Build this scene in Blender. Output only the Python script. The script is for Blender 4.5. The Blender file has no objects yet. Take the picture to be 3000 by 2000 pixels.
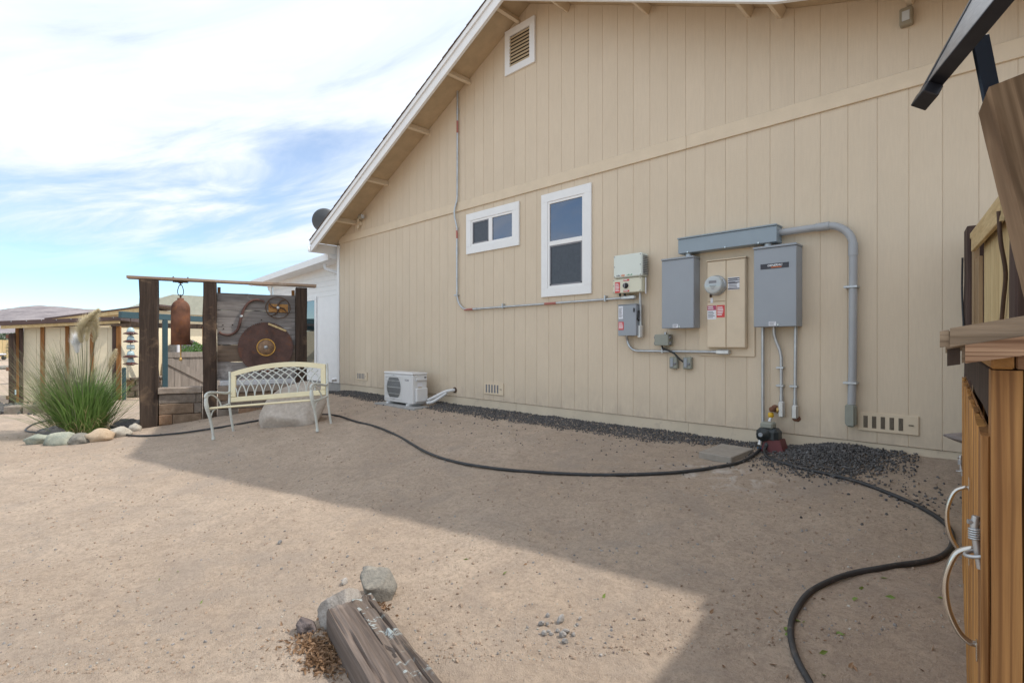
import bpy, bmesh, math, random
from mathutils import Vector, Matrix, Euler, noise
from math import sin, cos, pi, radians

S = bpy.context.scene
COL = S.collection
RNG = random.Random(7)

# ------------------------------------------------------------------ camera, world, sun, exposure
cam_d = bpy.data.cameras.new('camera')
cam = bpy.data.objects.new('camera', cam_d)
COL.objects.link(cam)
cam.location = (0, -5.06, 1.4)
cam.rotation_euler = (radians(90), 0, math.atan2(0.69907, 0.71506))
cam_d.sensor_width = 36.0
cam_d.lens = 36.0 * 1530 / 3000
cam_d.shift_y = 5 / 3000
cam_d.clip_start = 0.05
cam_d.clip_end = 9000
S.camera = cam

SUN_DIR = Vector((0.515, 0.560, 1.0)).normalized()
world = bpy.data.worlds.new("World")
S.world = world
world.use_nodes = True
wt = world.node_tree
for n in list(wt.nodes):
    wt.nodes.remove(n)


def wn(kind, **kw):
    n = wt.nodes.new(kind)
    for k, v in kw.items():
        setattr(n, k, v)
    return n


def wmath(op, a, b=None, clamp=False):
    n = wn('ShaderNodeMath', operation=op, use_clamp=clamp)
    for i, v in enumerate((a, b)):
        if v is None:
            continue
        if isinstance(v, (int, float)):
            n.inputs[i].default_value = v
        else:
            wt.links.new(v, n.inputs[i])
    return n.outputs[0]


sky = wn('ShaderNodeTexSky', sky_type='NISHITA')
sky.sun_disc = False
sky.sun_elevation = math.asin(SUN_DIR.z)
sky.sun_rotation = math.atan2(SUN_DIR.x, SUN_DIR.y)
sky.altitude = 1400
sky.air_density = 1.0
sky.dust_density = 0.6
sky.ozone_density = 1.0
tc = wn('ShaderNodeTexCoord')
sep = wn('ShaderNodeSeparateXYZ')
wt.links.new(tc.outputs['Generated'], sep.inputs[0])
zc = wmath('MAXIMUM', sep.outputs[2], 0.0)
zd = wmath('ADD', zc, 0.10)
cmb = wn('ShaderNodeCombineXYZ')
wt.links.new(wmath('DIVIDE', sep.outputs[0], zd), cmb.inputs[0])
wt.links.new(wmath('DIVIDE', sep.outputs[1], zd), cmb.inputs[1])


def cloud_noise(rot, scale, detail, rough, dist, offset):
    mp = wn('ShaderNodeMapping', vector_type='TEXTURE')
    mp.inputs['Rotation'].default_value = (0, 0, radians(rot))
    mp.inputs['Scale'].default_value = tuple(1 / q for q in scale)
    mp.inputs['Location'].default_value = offset
    wt.links.new(cmb.outputs[0], mp.inputs['Vector'])
    nz = wn('ShaderNodeTexNoise')
    nz.inputs['Scale'].default_value = 1.0
    nz.inputs['Detail'].default_value = detail
    nz.inputs['Roughness'].default_value = rough
    nz.inputs['Distortion'].default_value = dist
    wt.links.new(mp.outputs[0], nz.inputs['Vector'])
    return nz.outputs['Fac']


n_big = cloud_noise(30, (0.30, 0.55, 1), 3.0, 0.5, 0.3, (2.3, 0.6, 0))
n_fine = cloud_noise(24, (0.85, 2.3, 1), 9.0, 0.60, 0.6, (0.3, 4.2, 0))
cl = wmath('ADD', wmath('MULTIPLY', n_big, 0.42), wmath('MULTIPLY', n_fine, 0.58))
ramp = wn('ShaderNodeMapRange', interpolation_type='SMOOTHSTEP')
ramp.inputs['From Min'].default_value = 0.36
ramp.inputs['From Max'].default_value = 0.53
# the deck closes up overhead and breaks into streaks lower down
over = wn('ShaderNodeMapRange', interpolation_type='SMOOTHSTEP')
over.inputs['From Min'].default_value = 0.20
over.inputs['From Max'].default_value = 0.48
over.inputs['To Max'].default_value = 0.07
wt.links.new(sep.outputs[2], over.inputs['Value'])
wt.links.new(wmath('ADD', cl, over.outputs[0]), ramp.inputs['Value'])
# the deck of cloud thins out to clear air low on the horizon
hz = wn('ShaderNodeMapRange', interpolation_type='SMOOTHSTEP')
hz.inputs['From Min'].default_value = 0.075
hz.inputs['From Max'].default_value = 0.21
wt.links.new(sep.outputs[2], hz.inputs['Value'])
veil = wmath('ADD', wmath('MULTIPLY', ramp.outputs[0], 0.66), 0.34)   # a thin cirrus veil under the streaks
fac = wmath('MULTIPLY', veil, hz.outputs[0], True)
skyb = wn('ShaderNodeMixRGB', blend_type='MULTIPLY')
skyb.inputs[0].default_value = 1.0
skyb.inputs[2].default_value = (1.16, 1.36, 1.48, 1)
wt.links.new(sky.outputs[0], skyb.inputs[1])
mixc = wn('ShaderNodeMixRGB')
ccol = wn('ShaderNodeMixRGB')
ccol.inputs[1].default_value = (5.7, 6.4, 7.4, 1)
ccol.inputs[2].default_value = (7.3, 7.6, 8.1, 1)
cm_ = wn('ShaderNodeMapRange', interpolation_type='SMOOTHSTEP')
cm_.inputs['From Min'].default_value = 0.40
cm_.inputs['From Max'].default_value = 0.60
wt.links.new(cl, cm_.inputs['Value'])
wt.links.new(cm_.outputs[0], ccol.inputs[0])
wt.links.new(ccol.outputs[0], mixc.inputs[2])
wt.links.new(fac, mixc.inputs[0])
wt.links.new(skyb.outputs[0], mixc.inputs[1])
bg = wn('ShaderNodeBackground')
bg.inputs['Strength'].default_value = 0.10
wt.links.new(mixc.outputs[0], bg.inputs['Color'])
wo = wn('ShaderNodeOutputWorld')
wt.links.new(bg.outputs[0], wo.inputs['Surface'])

sun_d = bpy.data.lights.new('sun', 'SUN')
sun_d.energy = 2.3
sun_d.angle = radians(0.9)
sun_d.color = (1.0, 0.94, 0.85)
sun = bpy.data.objects.new('sun', sun_d)
COL.objects.link(sun)
sun.rotation_euler = SUN_DIR.to_track_quat('Z', 'Y').to_euler()
sun.location = (6, 6, 12)

vs = S.view_settings
S.display_settings.display_device = 'sRGB'
vs.view_transform = 'Standard'
vs.look = 'None'
vs.gamma = 1.0
vs.exposure = 0.60
vs.use_curve_mapping = False


# ------------------------------------------------------------------ materials
def nmat(name):
    m = bpy.data.materials.new(name)
    m.use_nodes = True
    nt = m.node_tree
    return m, nt, nt.nodes['Principled BSDF']


def rgba(c):
    return (c[0], c[1], c[2], 1)


def mapped(nt, scale=(1, 1, 1), rnd=True):
    t = nt.nodes.new('ShaderNodeTexCoord')
    mp = nt.nodes.new('ShaderNodeMapping')
    mp.inputs['Scale'].default_value = scale
    nt.links.new(t.outputs['Object'], mp.inputs['Vector'])
    if rnd:
        oi = nt.nodes.new('ShaderNodeObjectInfo')
        mu = nt.nodes.new('ShaderNodeMath')
        mu.operation = 'MULTIPLY'
        mu.inputs[1].default_value = 37.0
        nt.links.new(oi.outputs['Random'], mu.inputs[0])
        nt.links.new(mu.outputs[0], mp.inputs['Location'])
    return mp.outputs[0]


def tnoise(nt, vec, scale, detail=4, rough=0.55, dist=0.0):
    n = nt.nodes.new('ShaderNodeTexNoise')
    n.inputs['Scale'].default_value = scale
    n.inputs['Detail'].default_value = detail
    n.inputs['Roughness'].default_value = rough
    n.inputs['Distortion'].default_value = dist
    nt.links.new(vec, n.inputs['Vector'])
    return n.outputs['Fac']


def mrange(nt, v, a, b, c=0.0, d=1.0):
    n = nt.nodes.new('ShaderNodeMapRange')
    n.inputs['From Min'].default_value = a
    n.inputs['From Max'].default_value = b
    n.inputs['To Min'].default_value = c
    n.inputs['To Max'].default_value = d
    nt.links.new(v, n.inputs['Value'])
    return n.outputs[0]


def mix(nt, f, a, b, mode='MIX'):
    n = nt.nodes.new('ShaderNodeMixRGB')
    n.blend_type = mode
    for i, v in ((0, f), (1, a), (2, b)):
        if isinstance(v, (int, float)):
            n.inputs[i].default_value = v
        elif isinstance(v, tuple):
            n.inputs[i].default_value = rgba(v)
        else:
            nt.links.new(v, n.inputs[i])
    return n.outputs[0]


def bump(nt, h, bsdf, strength, dist=0.01):
    b = nt.nodes.new('ShaderNodeBump')
    b.inputs['Strength'].default_value = strength
    b.inputs['Distance'].default_value = dist
    nt.links.new(h, b.inputs['Height'])
    nt.links.new(b.outputs[0], bsdf.inputs['Normal'])


def plain(name, col, rough=0.6, metal=0.0, var=0.10, vscale=6.0, bmp=0.0, bscale=80.0, spec=0.5, dirt=None, dirt_amt=0.0):
    m, nt, b = nmat(name)
    v = mapped(nt)
    f = tnoise(nt, v, vscale, 5, 0.6)
    lo = tuple(c * (1 - var) for c in col)
    hi = tuple(min(1, c * (1 + var)) for c in col)
    c = mix(nt, mrange(nt, f, 0.3, 0.7), lo, hi)
    if dirt:
        f2 = tnoise(nt, v, vscale * 2.3, 6, 0.65, 0.3)
        c = mix(nt, mrange(nt, f2, 0.62 - dirt_amt * 0.2, 0.75, 0, min(1, 0.35 + dirt_amt)), c, dirt)
    nt.links.new(c, b.inputs['Base Color'])
    b.inputs['Roughness'].default_value = rough
    b.inputs['Metallic'].default_value = metal
    b.inputs['Specular IOR Level'].default_value = spec
    if bmp:
        bump(nt, tnoise(nt, v, bscale, 4, 0.6), b, bmp, 0.004)
    return m


def wood(name, c1, c2, axis='z', grain=38.0, rough=0.75, contrast=1.0, weather=None, wamt=0.0, bmp=0.35, stretch=0.06, ring=0.0, rings=9.0):
    """grain lines run along the object's axis"""
    m, nt, b = nmat(name)
    sc = {'x': (stretch, 1, 1), 'y': (1, stretch, 1), 'z': (1, 1, stretch)}[axis]
    v = mapped(nt, sc)
    f = tnoise(nt, v, grain, 5, 0.6, 0.6)
    f2 = tnoise(nt, v, grain * 0.28, 3, 0.5, 1.2)
    f3 = tnoise(nt, v, grain * 3.1, 3, 0.5)
    g = mix(nt, 0.5, f, f2)
    c = mix(nt, mrange(nt, g, 0.5 - 0.16 / contrast, 0.5 + 0.16 / contrast), c1, c2)
    c = mix(nt, mrange(nt, f3, 0.35, 0.7, 0.0, 0.35), c, tuple(x * 0.55 for x in c1))
    if ring:
        f5 = tnoise(nt, v, grain * 0.16, 2, 0.4, 0.5)
        sn = nt.nodes.new('ShaderNodeMath')
        sn.operation = 'SINE'
        mu2 = nt.nodes.new('ShaderNodeMath')
        mu2.operation = 'MULTIPLY'
        mu2.inputs[1].default_value = rings * 6.283
        nt.links.new(f5, mu2.inputs[0])
        nt.links.new(mu2.outputs[0], sn.inputs[0])
        c = mix(nt, mrange(nt, sn.outputs[0], 0.55, 1.0, 0.0, ring), c, tuple(x * 0.72 for x in c1))
    if weather:
        vv = mapped(nt, (1, 1, 1))
        f4 = tnoise(nt, vv, 3.0, 5, 0.65, 0.3)
        c = mix(nt, mrange(nt, f4, 0.62 - wamt * 0.3, 0.72, 0, 0.85), c, weather)
    nt.links.new(c, b.inputs['Base Color'])
    b.inputs['Roughness'].default_value = rough
    b.inputs['Specular IOR Level'].default_value = 0.3
    bump(nt, mix(nt, 0.5, g, f3), b, bmp, 0.004)
    return m


MT = {}
MT['siding'] = None
m, nt, b = nmat('beige_siding')
v = mapped(nt, (1, 1, 0.07))
f = tnoise(nt, v, 90, 4, 0.65, 0.3)
v2 = mapped(nt, (1, 1, 1))
f2 = tnoise(nt, v2, 1.4, 4, 0.6)
f3 = tnoise(nt, mapped(nt, (0.25, 1, 1)), 120, 3, 0.6)
c = mix(nt, mrange(nt, f2, 0.3, 0.7), (0.63, 0.524, 0.394), (0.672, 0.562, 0.427))
c = mix(nt, mrange(nt, f, 0.35, 0.62, 0.22, 0.0), c, (0.52, 0.425, 0.32))
tcs = nt.nodes.new('ShaderNodeTexCoord')
sps = nt.nodes.new('ShaderNodeSeparateXYZ')
nt.links.new(tcs.outputs['Object'], sps.inputs[0])
splash = mrange(nt, sps.outputs[2], 0.12, 0.50, 1.0, 0.0)
spm = nt.nodes.new('ShaderNodeMath')
spm.operation = 'MULTIPLY'
nt.links.new(splash, spm.inputs[0])
nt.links.new(mrange(nt, tnoise(nt, mapped(nt, (1, 1, 0.6), False), 7, 6, 0.7, 0.4), 0.38, 0.68, 0.0, 0.55), spm.inputs[1])
c = mix(nt, spm.outputs[0], c, (0.42, 0.34, 0.27))
streak = tnoise(nt, mapped(nt, (1, 1, 0.05), False), 5.5, 5, 0.65)
c = mix(nt, mrange(nt, streak, 0.55, 0.75, 0.0, 0.30), c, (0.52, 0.44, 0.345))
nt.links.new(c, b.inputs['Base Color'])
b.inputs['Roughness'].default_value = 0.62
b.inputs['Specular IOR Level'].default_value = 0.35
bump(nt, mix(nt, 0.45, f, f3), b, 0.5, 0.003)
MT['siding'] = m
MT['trim_beige'] = plain('beige_trim', (0.665, 0.55, 0.405), 0.6, bmp=0.2, bscale=60, var=0.05)
MT['skirt'] = plain('beige_skirting', (0.61, 0.515, 0.39), 0.7, bmp=0.3, bscale=40, var=0.08, dirt=(0.30, 0.25, 0.20), dirt_amt=0.25, vscale=3)
MT['soffit'] = plain('tan_soffit', (0.50, 0.385, 0.25), 0.75, var=0.1, bmp=0.2)
MT['white'] = plain('white_trim_paint', (0.80, 0.80, 0.80), 0.45, var=0.03, bmp=0.08, bscale=50)
MT['white_wall'] = plain('white_wall_paint', (0.84, 0.845, 0.85), 0.55, var=0.03, bmp=0.1, bscale=50)
MT['vinyl'] = plain('white_vinyl', (0.82, 0.81, 0.80), 0.35, var=0.02)
MT['shingle'] = plain('brown_shingle', (0.11, 0.075, 0.06), 0.9, var=0.3, vscale=40, bmp=0.6, bscale=200)
MT['dark_gap'] = plain('dark_gap', (0.05, 0.04, 0.03), 0.9)
MT['slat'] = plain('tan_louver', (0.56, 0.44, 0.29), 0.6, var=0.05)
MT['galv'] = plain('galvanised_steel', (0.50, 0.52, 0.54), 0.42, 0.75, var=0.12, vscale=15)
MT['alu'] = plain('cast_aluminium', (0.62, 0.62, 0.61), 0.42, 0.7, var=0.1, vscale=25, bmp=0.15, bscale=200)
MT['chrome'] = plain('zinc_plated_steel', (0.56, 0.54, 0.50), 0.22, 0.95, var=0.08, vscale=12, bmp=0.05)
MT['graybox'] = plain('grey_enamel', (0.30, 0.325, 0.36), 0.42, var=0.04, vscale=3, bmp=0.05, bscale=120)
MT['graybox2'] = plain('grey_enamel_blue', (0.265, 0.32, 0.365), 0.42, var=0.05, vscale=3, bmp=0.05, bscale=120)
MT['pvc'] = plain('grey_pvc', (0.36, 0.37, 0.385), 0.4, var=0.05)
MT['greengray'] = plain('grey_green_plastic', (0.27, 0.28, 0.24), 0.5, var=0.07, vscale=12)
MT['inverter'] = plain('pale_inverter_shell', (0.68, 0.72, 0.66), 0.38, var=0.02)
MT['inverter2'] = plain('cream_inverter_shell', (0.68, 0.66, 0.52), 0.38, var=0.02)
MT['black'] = plain('black_plastic', (0.018, 0.018, 0.02), 0.45, var=0.2)
MT['rubber'] = plain('black_rubber_hose', (0.028, 0.029, 0.032), 0.5, var=0.35, vscale=9, dirt=(0.16, 0.13, 0.105), dirt_amt=0.35)
MT['red'] = plain('red_label', (0.62, 0.05, 0.05), 0.5, var=0.05)
MT['red_tape'] = plain('faded_red_tape', (0.40, 0.14, 0.115), 0.55, var=0.1)
MT['magenta'] = plain('magenta_label', (0.45, 0.06, 0.14), 0.5, var=0.05)
MT['paper'] = plain('white_label', (0.74, 0.75, 0.80), 0.5, var=0.04)
MT['ink'] = plain('label_ink', (0.05, 0.05, 0.07), 0.6)
MT['inkgray'] = plain('grey_ink', (0.22, 0.22, 0.24), 0.6)
MT['orange'] = plain('orange_ink', (0.75, 0.18, 0.04), 0.5)
MT['whiteink'] = plain('white_ink', (0.78, 0.78, 0.80), 0.5)
MT['navy'] = plain('dark_name_plate', (0.03, 0.026, 0.035), 0.35)
MT['acwhite'] = plain('white_unit_enamel', (0.70, 0.70, 0.70), 0.4, var=0.03)
MT['acgrille'] = plain('unit_recess', (0.16, 0.165, 0.17), 0.6, var=0.1)
MT['concrete'] = plain('concrete', (0.34, 0.335, 0.325), 0.9, var=0.14, vscale=9, bmp=0.4, bscale=120)
MT['paver'] = plain('grey_brown_paver', (0.32, 0.285, 0.245), 0.9, var=0.12, vscale=14, bmp=0.4, bscale=150)
MT['cream'] = plain('cream_plastic', (0.80, 0.71, 0.47), 0.45, var=0.05)
MT['benchmetal'] = plain('pale_cast_metal', (0.60, 0.62, 0.58), 0.45, var=0.12, vscale=12, dirt=(0.30, 0.26, 0.2), dirt_amt=0.2)
MT['rust'] = plain('rusty_steel', (0.17, 0.075, 0.045), 0.8, 0.0, var=0.45, vscale=5, bmp=0.4, bscale=90, dirt=(0.26, 0.10, 0.035), dirt_amt=0.5)
MT['rust_bar'] = plain('old_purple_rust', (0.105, 0.052, 0.042), 0.8, 0.0, var=0.4, vscale=6, bmp=0.4, bscale=90)
MT['rustdark'] = plain('dark_rust', (0.095, 0.052, 0.043), 0.8, 0.0, var=0.45, vscale=4, bmp=0.5, bscale=60, dirt=(0.22, 0.07, 0.022), dirt_amt=0.35)
MT['ochre'] = plain('ochre_rim_paint', (0.64, 0.36, 0.075), 0.6, var=0.25, vscale=12)
MT['hubplate'] = plain('tan_rusty_hub', (0.24, 0.15, 0.09), 0.75, var=0.4, vscale=14)
MT['brass'] = plain('weathered_brass', (0.50, 0.33, 0.12), 0.45, 0.6, var=0.3, vscale=20)
MT['brown_iron'] = plain('brown_iron', (0.10, 0.06, 0.04), 0.7, 0.3, var=0.3)
MT['teal'] = plain('teal_painted_steel', (0.032, 0.072, 0.088), 0.45, var=0.08)
MT['insul_glass'] = plain('pale_glass_insulator', (0.42, 0.55, 0.58), 0.18, var=0.1)
MT['insul_brown'] = plain('brown_glazed_porcelain', (0.085, 0.03, 0.025), 0.15, var=0.2)
MT['shedwall'] = plain('pale_shed_panel', (0.74, 0.66, 0.49), 0.7, var=0.05, bmp=0.2)
MT['lap'] = plain('pale_lap_siding', (0.80, 0.68, 0.47), 0.7, var=0.06)
MT['roofbrown'] = plain('brown_metal_roofing', (0.085, 0.05, 0.045), 0.6, var=0.2)
MT['roofgray'] = plain('grey_green_roof', (0.36, 0.37, 0.31), 0.8, var=0.1)
MT['redbase'] = plain('dark_red_base', (0.14, 0.035, 0.038), 0.55, var=0.15)
MT['pumpbody'] = plain('black_teal_housing', (0.030, 0.038, 0.042), 0.4, var=0.25, vscale=14)
MT['yellow'] = plain('yellow_collar', (0.66, 0.40, 0.02), 0.5)
MT['blue'] = plain('blue_ring', (0.03, 0.14, 0.30), 0.5)
MT['dish'] = plain('grey_dish', (0.07, 0.075, 0.082), 0.5, var=0.05)
MT['lens'] = plain('pale_lamp_lens', (0.55, 0.57, 0.58), 0.2)
MT['bronze'] = plain('bronze_housing', (0.30, 0.26, 0.19), 0.5, var=0.1)
MT['blackmetal'] = plain('black_anodised', (0.016, 0.016, 0.02), 0.35, 0.2, var=0.3, vscale=20)
MT['bluemetal'] = plain('blue_black_bracket', (0.018, 0.030, 0.055), 0.4, 0.3, var=0.2)
MT['tie'] = wood('railroad_tie', (0.030, 0.020, 0.016), (0.092, 0.062, 0.046), 'z', 26, 0.9, 1.0, (0.17, 0.11, 0.07), 0.15, 0.8)
MT['tie_warm'] = wood('weathered_tie', (0.034, 0.023, 0.018), (0.098, 0.068, 0.050), 'z', 24, 0.9, 1.0, (0.17, 0.115, 0.075), 0.12, 0.8)
MT['tie_fence'] = wood('purple_brown_tie', (0.050, 0.032, 0.028), (0.128, 0.084, 0.070), 'z', 26, 0.9, 1.0, None, 0, 0.7)
MT['plank'] = wood('grey_weathered_plank', (0.115, 0.102, 0.097), (0.36, 0.33, 0.315), 'x', 20, 0.9, 1.0, (0.44, 0.42, 0.41), 0.15, 0.8, 0.05)
MT['plank_brown'] = wood('brown_weathered_plank', (0.11, 0.078, 0.058), (0.27, 0.20, 0.15), 'x', 20, 0.9, 1.0, (0.32, 0.28, 0.25), 0.1, 0.8, 0.05)
MT['beam'] = wood('pale_top_board', (0.24, 0.16, 0.11), (0.46, 0.35, 0.27), 'x', 18, 0.85, 1.0, (0.50, 0.42, 0.36), 0.1, 0.4)
MT['gate'] = wood('silvered_gate_board', (0.22, 0.19, 0.165), (0.38, 0.33, 0.29), 'z', 18, 0.9)
MT['stud'] = wood('orange_brown_stud', (0.20, 0.085, 0.025), (0.36, 0.17, 0.055), 'z', 26, 0.7)
MT['fir'] = wood('oiled_fir_z', (0.34, 0.14, 0.032), (0.70, 0.37, 0.115), 'z', 40, 0.6, 1.3, None, 0, 0.5, 0.05, 0.6, 10)
MT['fir_dark'] = wood('brown_fir_z', (0.22, 0.092, 0.028), (0.46, 0.235, 0.082), 'z', 60, 0.62, 1.5, None, 0, 0.5, 0.02, 0.7, 16)
MT['fir_y'] = wood('oiled_fir_y', (0.28, 0.125, 0.035), (0.58, 0.32, 0.115), 'y', 30, 0.65, 1.2, None, 0, 0.4, 0.05)
MT['fir_x'] = wood('red_brown_fir_x', (0.17, 0.075, 0.035), (0.44, 0.27, 0.165), 'x', 50, 0.75, 1.6, None, 0, 0.7, 0.05, 0.8, 14)
MT['fir_gray'] = wood('greyed_fir_x', (0.17, 0.115, 0.07), (0.37, 0.275, 0.19), 'x', 60, 0.8, 1.3, None, 0, 0.6, 0.05, 0.5, 12)
MT['endgrain'] = wood('end_grain', (0.22, 0.10, 0.03), (0.44, 0.24, 0.09), 'y', 60, 0.8, 1.2, None, 0, 0.5, 1.0)
MT['picket'] = wood('fresh_picket', (0.50, 0.36, 0.175), (0.74, 0.60, 0.34), 'z', 24, 0.7, 1.0, None, 0, 0.3)
MT['picket_y'] = wood('fresh_rail', (0.50, 0.35, 0.17), (0.72, 0.57, 0.32), 'y', 24, 0.7, 1.0, None, 0, 0.3)
MT['stile'] = wood('brown_stile', (0.27, 0.175, 0.095), (0.42, 0.30, 0.18), 'z', 24, 0.7, 1.0, None, 0, 0.3)
MT['timber'] = wood('weathered_timber', (0.19, 0.118, 0.068), (0.48, 0.335, 0.215), 'z', 30, 0.75, 1.2, None, 0, 0.6, 0.05, 0.85, 9)
MT['sleeper'] = wood('grey_sleeper', (0.075, 0.056, 0.046), (0.225, 0.178, 0.152), 'x', 48, 0.9, 0.9, (0.36, 0.30, 0.26), 0.10, 1.0, 0.03)
MT['sleeper2'] = wood('brown_sleeper', (0.075, 0.056, 0.045), (0.23, 0.185, 0.155), 'x', 48, 0.9, 0.9, (0.30, 0.235, 0.175), 0.25, 1.0, 0.03)
m = MT['sleeper2']
nt = m.node_tree
b = nt.nodes['Principled BSDF']
old = b.inputs['Base Color'].links[0].from_socket
v = mapped(nt, (1.0, 0.45, 1.0), False)
pz = tnoise(nt, v, 24, 4, 0.6, 0.6)
pw = tnoise(nt, mapped(nt, (1, 1, 1), False), 5.0, 2, 0.5)
mu = nt.nodes.new('ShaderNodeMath')
mu.operation = 'MULTIPLY'
nt.links.new(mrange(nt, pz, 0.56, 0.61, 0.0, 0.85), mu.inputs[0])
nt.links.new(mrange(nt, pw, 0.44, 0.54, 0.0, 1.0), mu.inputs[1])
nt.links.new(mix(nt, mu.outputs[0], old, (0.38, 0.43, 0.43)), b.inputs['Base Color'])
MT['chip'] = plain('pale_blue_paint_chip', (0.22, 0.25, 0.25), 0.7, var=0.15)


def rockmat(name, a, b_, scale=8.0, bmp=0.8):
    m, nt, bs = nmat(name)
    v = mapped(nt)
    f = tnoise(nt, v, scale, 6, 0.65, 0.3)
    f2 = tnoise(nt, v, scale * 9, 4, 0.6)
    c = mix(nt, mrange(nt, f, 0.32, 0.68), a, b_)
    c = mix(nt, mrange(nt, f2, 0.35, 0.7, 0, 0.4), c, tuple(x * 0.6 for x in a))
    nt.links.new(c, bs.inputs['Base Color'])
    bs.inputs['Roughness'].default_value = 0.92
    bs.inputs['Specular IOR Level'].default_value = 0.25
    bump(nt, mix(nt, 0.4, f, f2), bs, bmp, 0.02)
    return m


MT['rock_gray'] = rockmat('grey_rock', (0.17, 0.165, 0.15), (0.36, 0.33, 0.28))
MT['rock_dark'] = rockmat('dark_rock', (0.075, 0.075, 0.08), (0.19, 0.185, 0.18))
MT['rock_pale'] = rockmat('pale_rock', (0.36, 0.33, 0.28), (0.58, 0.54, 0.47))
MT['rock_tan'] = rockmat('tan_rock', (0.42, 0.31, 0.21), (0.60, 0.47, 0.34))
MT['rock_green'] = rockmat('green_grey_rock', (0.22, 0.25, 0.22), (0.50, 0.50, 0.40))
MT['rock_white'] = rockmat('white_grey_rock', (0.24, 0.21, 0.185), (0.50, 0.465, 0.43), 12)
MT['rock_purple'] = rockmat('purple_brown_rock', (0.13, 0.105, 0.10), (0.23, 0.19, 0.18), 12)
MT['boulder'] = rockmat('pale_pink_boulder', (0.44, 0.375, 0.32), (0.64, 0.58, 0.52), 3.0, 0.7)
MT['brick_a'] = rockmat('brown_block', (0.16, 0.108, 0.072), (0.29, 0.21, 0.15), 10)
MT['brick_b'] = rockmat('orange_block', (0.22, 0.125, 0.07), (0.33, 0.22, 0.15), 10)
MT['brick_c'] = rockmat('grey_block', (0.16, 0.13, 0.105), (0.27, 0.225, 0.19), 10)
MT['cap'] = rockmat('pale_cap_stone', (0.25, 0.20, 0.16), (0.38, 0.32, 0.27), 8)
MT['slab'] = rockmat('white_stone_slab', (0.48, 0.49, 0.51), (0.66, 0.67, 0.70), 6, 0.4)
MT['step'] = rockmat('mauve_flagstone', (0.21, 0.18, 0.17), (0.33, 0.29, 0.28), 6)
MT['hill'] = rockmat('bare_hill', (0.19, 0.168, 0.178), (0.39, 0.345, 0.342), 0.02, 0.3)
MT['clod'] = rockmat('dirt_clod', (0.33, 0.25, 0.19), (0.48, 0.37, 0.28), 12)
MT['pebble_gray'] = rockmat('pale_grey_pebble', (0.24, 0.23, 0.22), (0.46, 0.43, 0.40))
MT['pebble_brown'] = rockmat('mauve_pebble', (0.20, 0.16, 0.14), (0.36, 0.30, 0.27))
MT['lava_pale'] = rockmat('pale_gravel', (0.13, 0.13, 0.14), (0.30, 0.29, 0.29), 20, 0.5)
MT['lava'] = rockmat('lava_gravel', (0.042, 0.040, 0.042), (0.235, 0.225, 0.218), 34, 0.5)

# windows: dark coated glass
m, nt, b = nmat('window_glass')
b.inputs['Base Color'].default_value = (0.012, 0.034, 0.085, 1)
b.inputs['Roughness'].default_value = 0.03
b.inputs['Specular IOR Level'].default_value = 0.9
b.inputs['IOR'].default_value = 1.9
MT['glass'] = m
m, nt, b = nmat('insect_screen')
v = mapped(nt, (1, 1, 1))
c = mix(nt, mrange(nt, tnoise(nt, v, 30, 5, 0.7), 0.3, 0.7), (0.028, 0.032, 0.044), (0.05, 0.056, 0.07))
nt.links.new(c, b.inputs['Base Color'])
b.inputs['Roughness'].default_value = 0.35
b.inputs['Specular IOR Level'].default_value = 0.6
MT['screen'] = m
m, nt, b = nmat('panel_glass')
v = mapped(nt, (1, 0.04, 1))
c = mix(nt, mrange(nt, tnoise(nt, v, 90, 3, 0.6), 0.3, 0.7), (0.13, 0.125, 0.12), (0.28, 0.27, 0.26))
nt.links.new(c, b.inputs['Base Color'])
b.inputs['Roughness'].default_value = 0.3
b.inputs['Specular IOR Level'].default_value = 0.8
MT['panelglass'] = m

# bare sandy dirt
m, nt, b = nmat('sandy_dirt')
v = mapped(nt, (1, 1, 1), False)
big = tnoise(nt, v, 0.55, 5, 0.6, 0.4)
mid = tnoise(nt, v, 3.2, 6, 0.65, 0.5)
fine = tnoise(nt, v, 42, 5, 0.7)
grit = tnoise(nt, v, 150, 3, 0.75)
c = mix(nt, mrange(nt, big, 0.32, 0.68), (0.535, 0.42, 0.322), (0.655, 0.53, 0.418))
c = mix(nt, mrange(nt, mid, 0.40, 0.70, 0, 0.65), c, (0.42, 0.335, 0.27))
c = mix(nt, mrange(nt, mid, 0.56, 0.72, 0, 0.6), c, (0.66, 0.51, 0.375))
c = mix(nt, mrange(nt, fine, 0.36, 0.56, 0.6, 0.0), c, (0.36, 0.28, 0.22))
lump = tnoise(nt, v, 13, 5, 0.7, 0.8)
c = mix(nt, mrange(nt, lump, 0.35, 0.5, 0.45, 0.0), c, (0.36, 0.28, 0.22))
c = mix(nt, mrange(nt, lump, 0.56, 0.7, 0.0, 0.55), c, (0.66, 0.52, 0.40))
c = mix(nt, mrange(nt, grit, 0.60, 0.70, 0.0, 0.75), c, (0.68, 0.62, 0.55))
c = mix(nt, mrange(nt, grit, 0.40, 0.30, 0.0, 0.55), c, (0.16, 0.135, 0.12))
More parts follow.
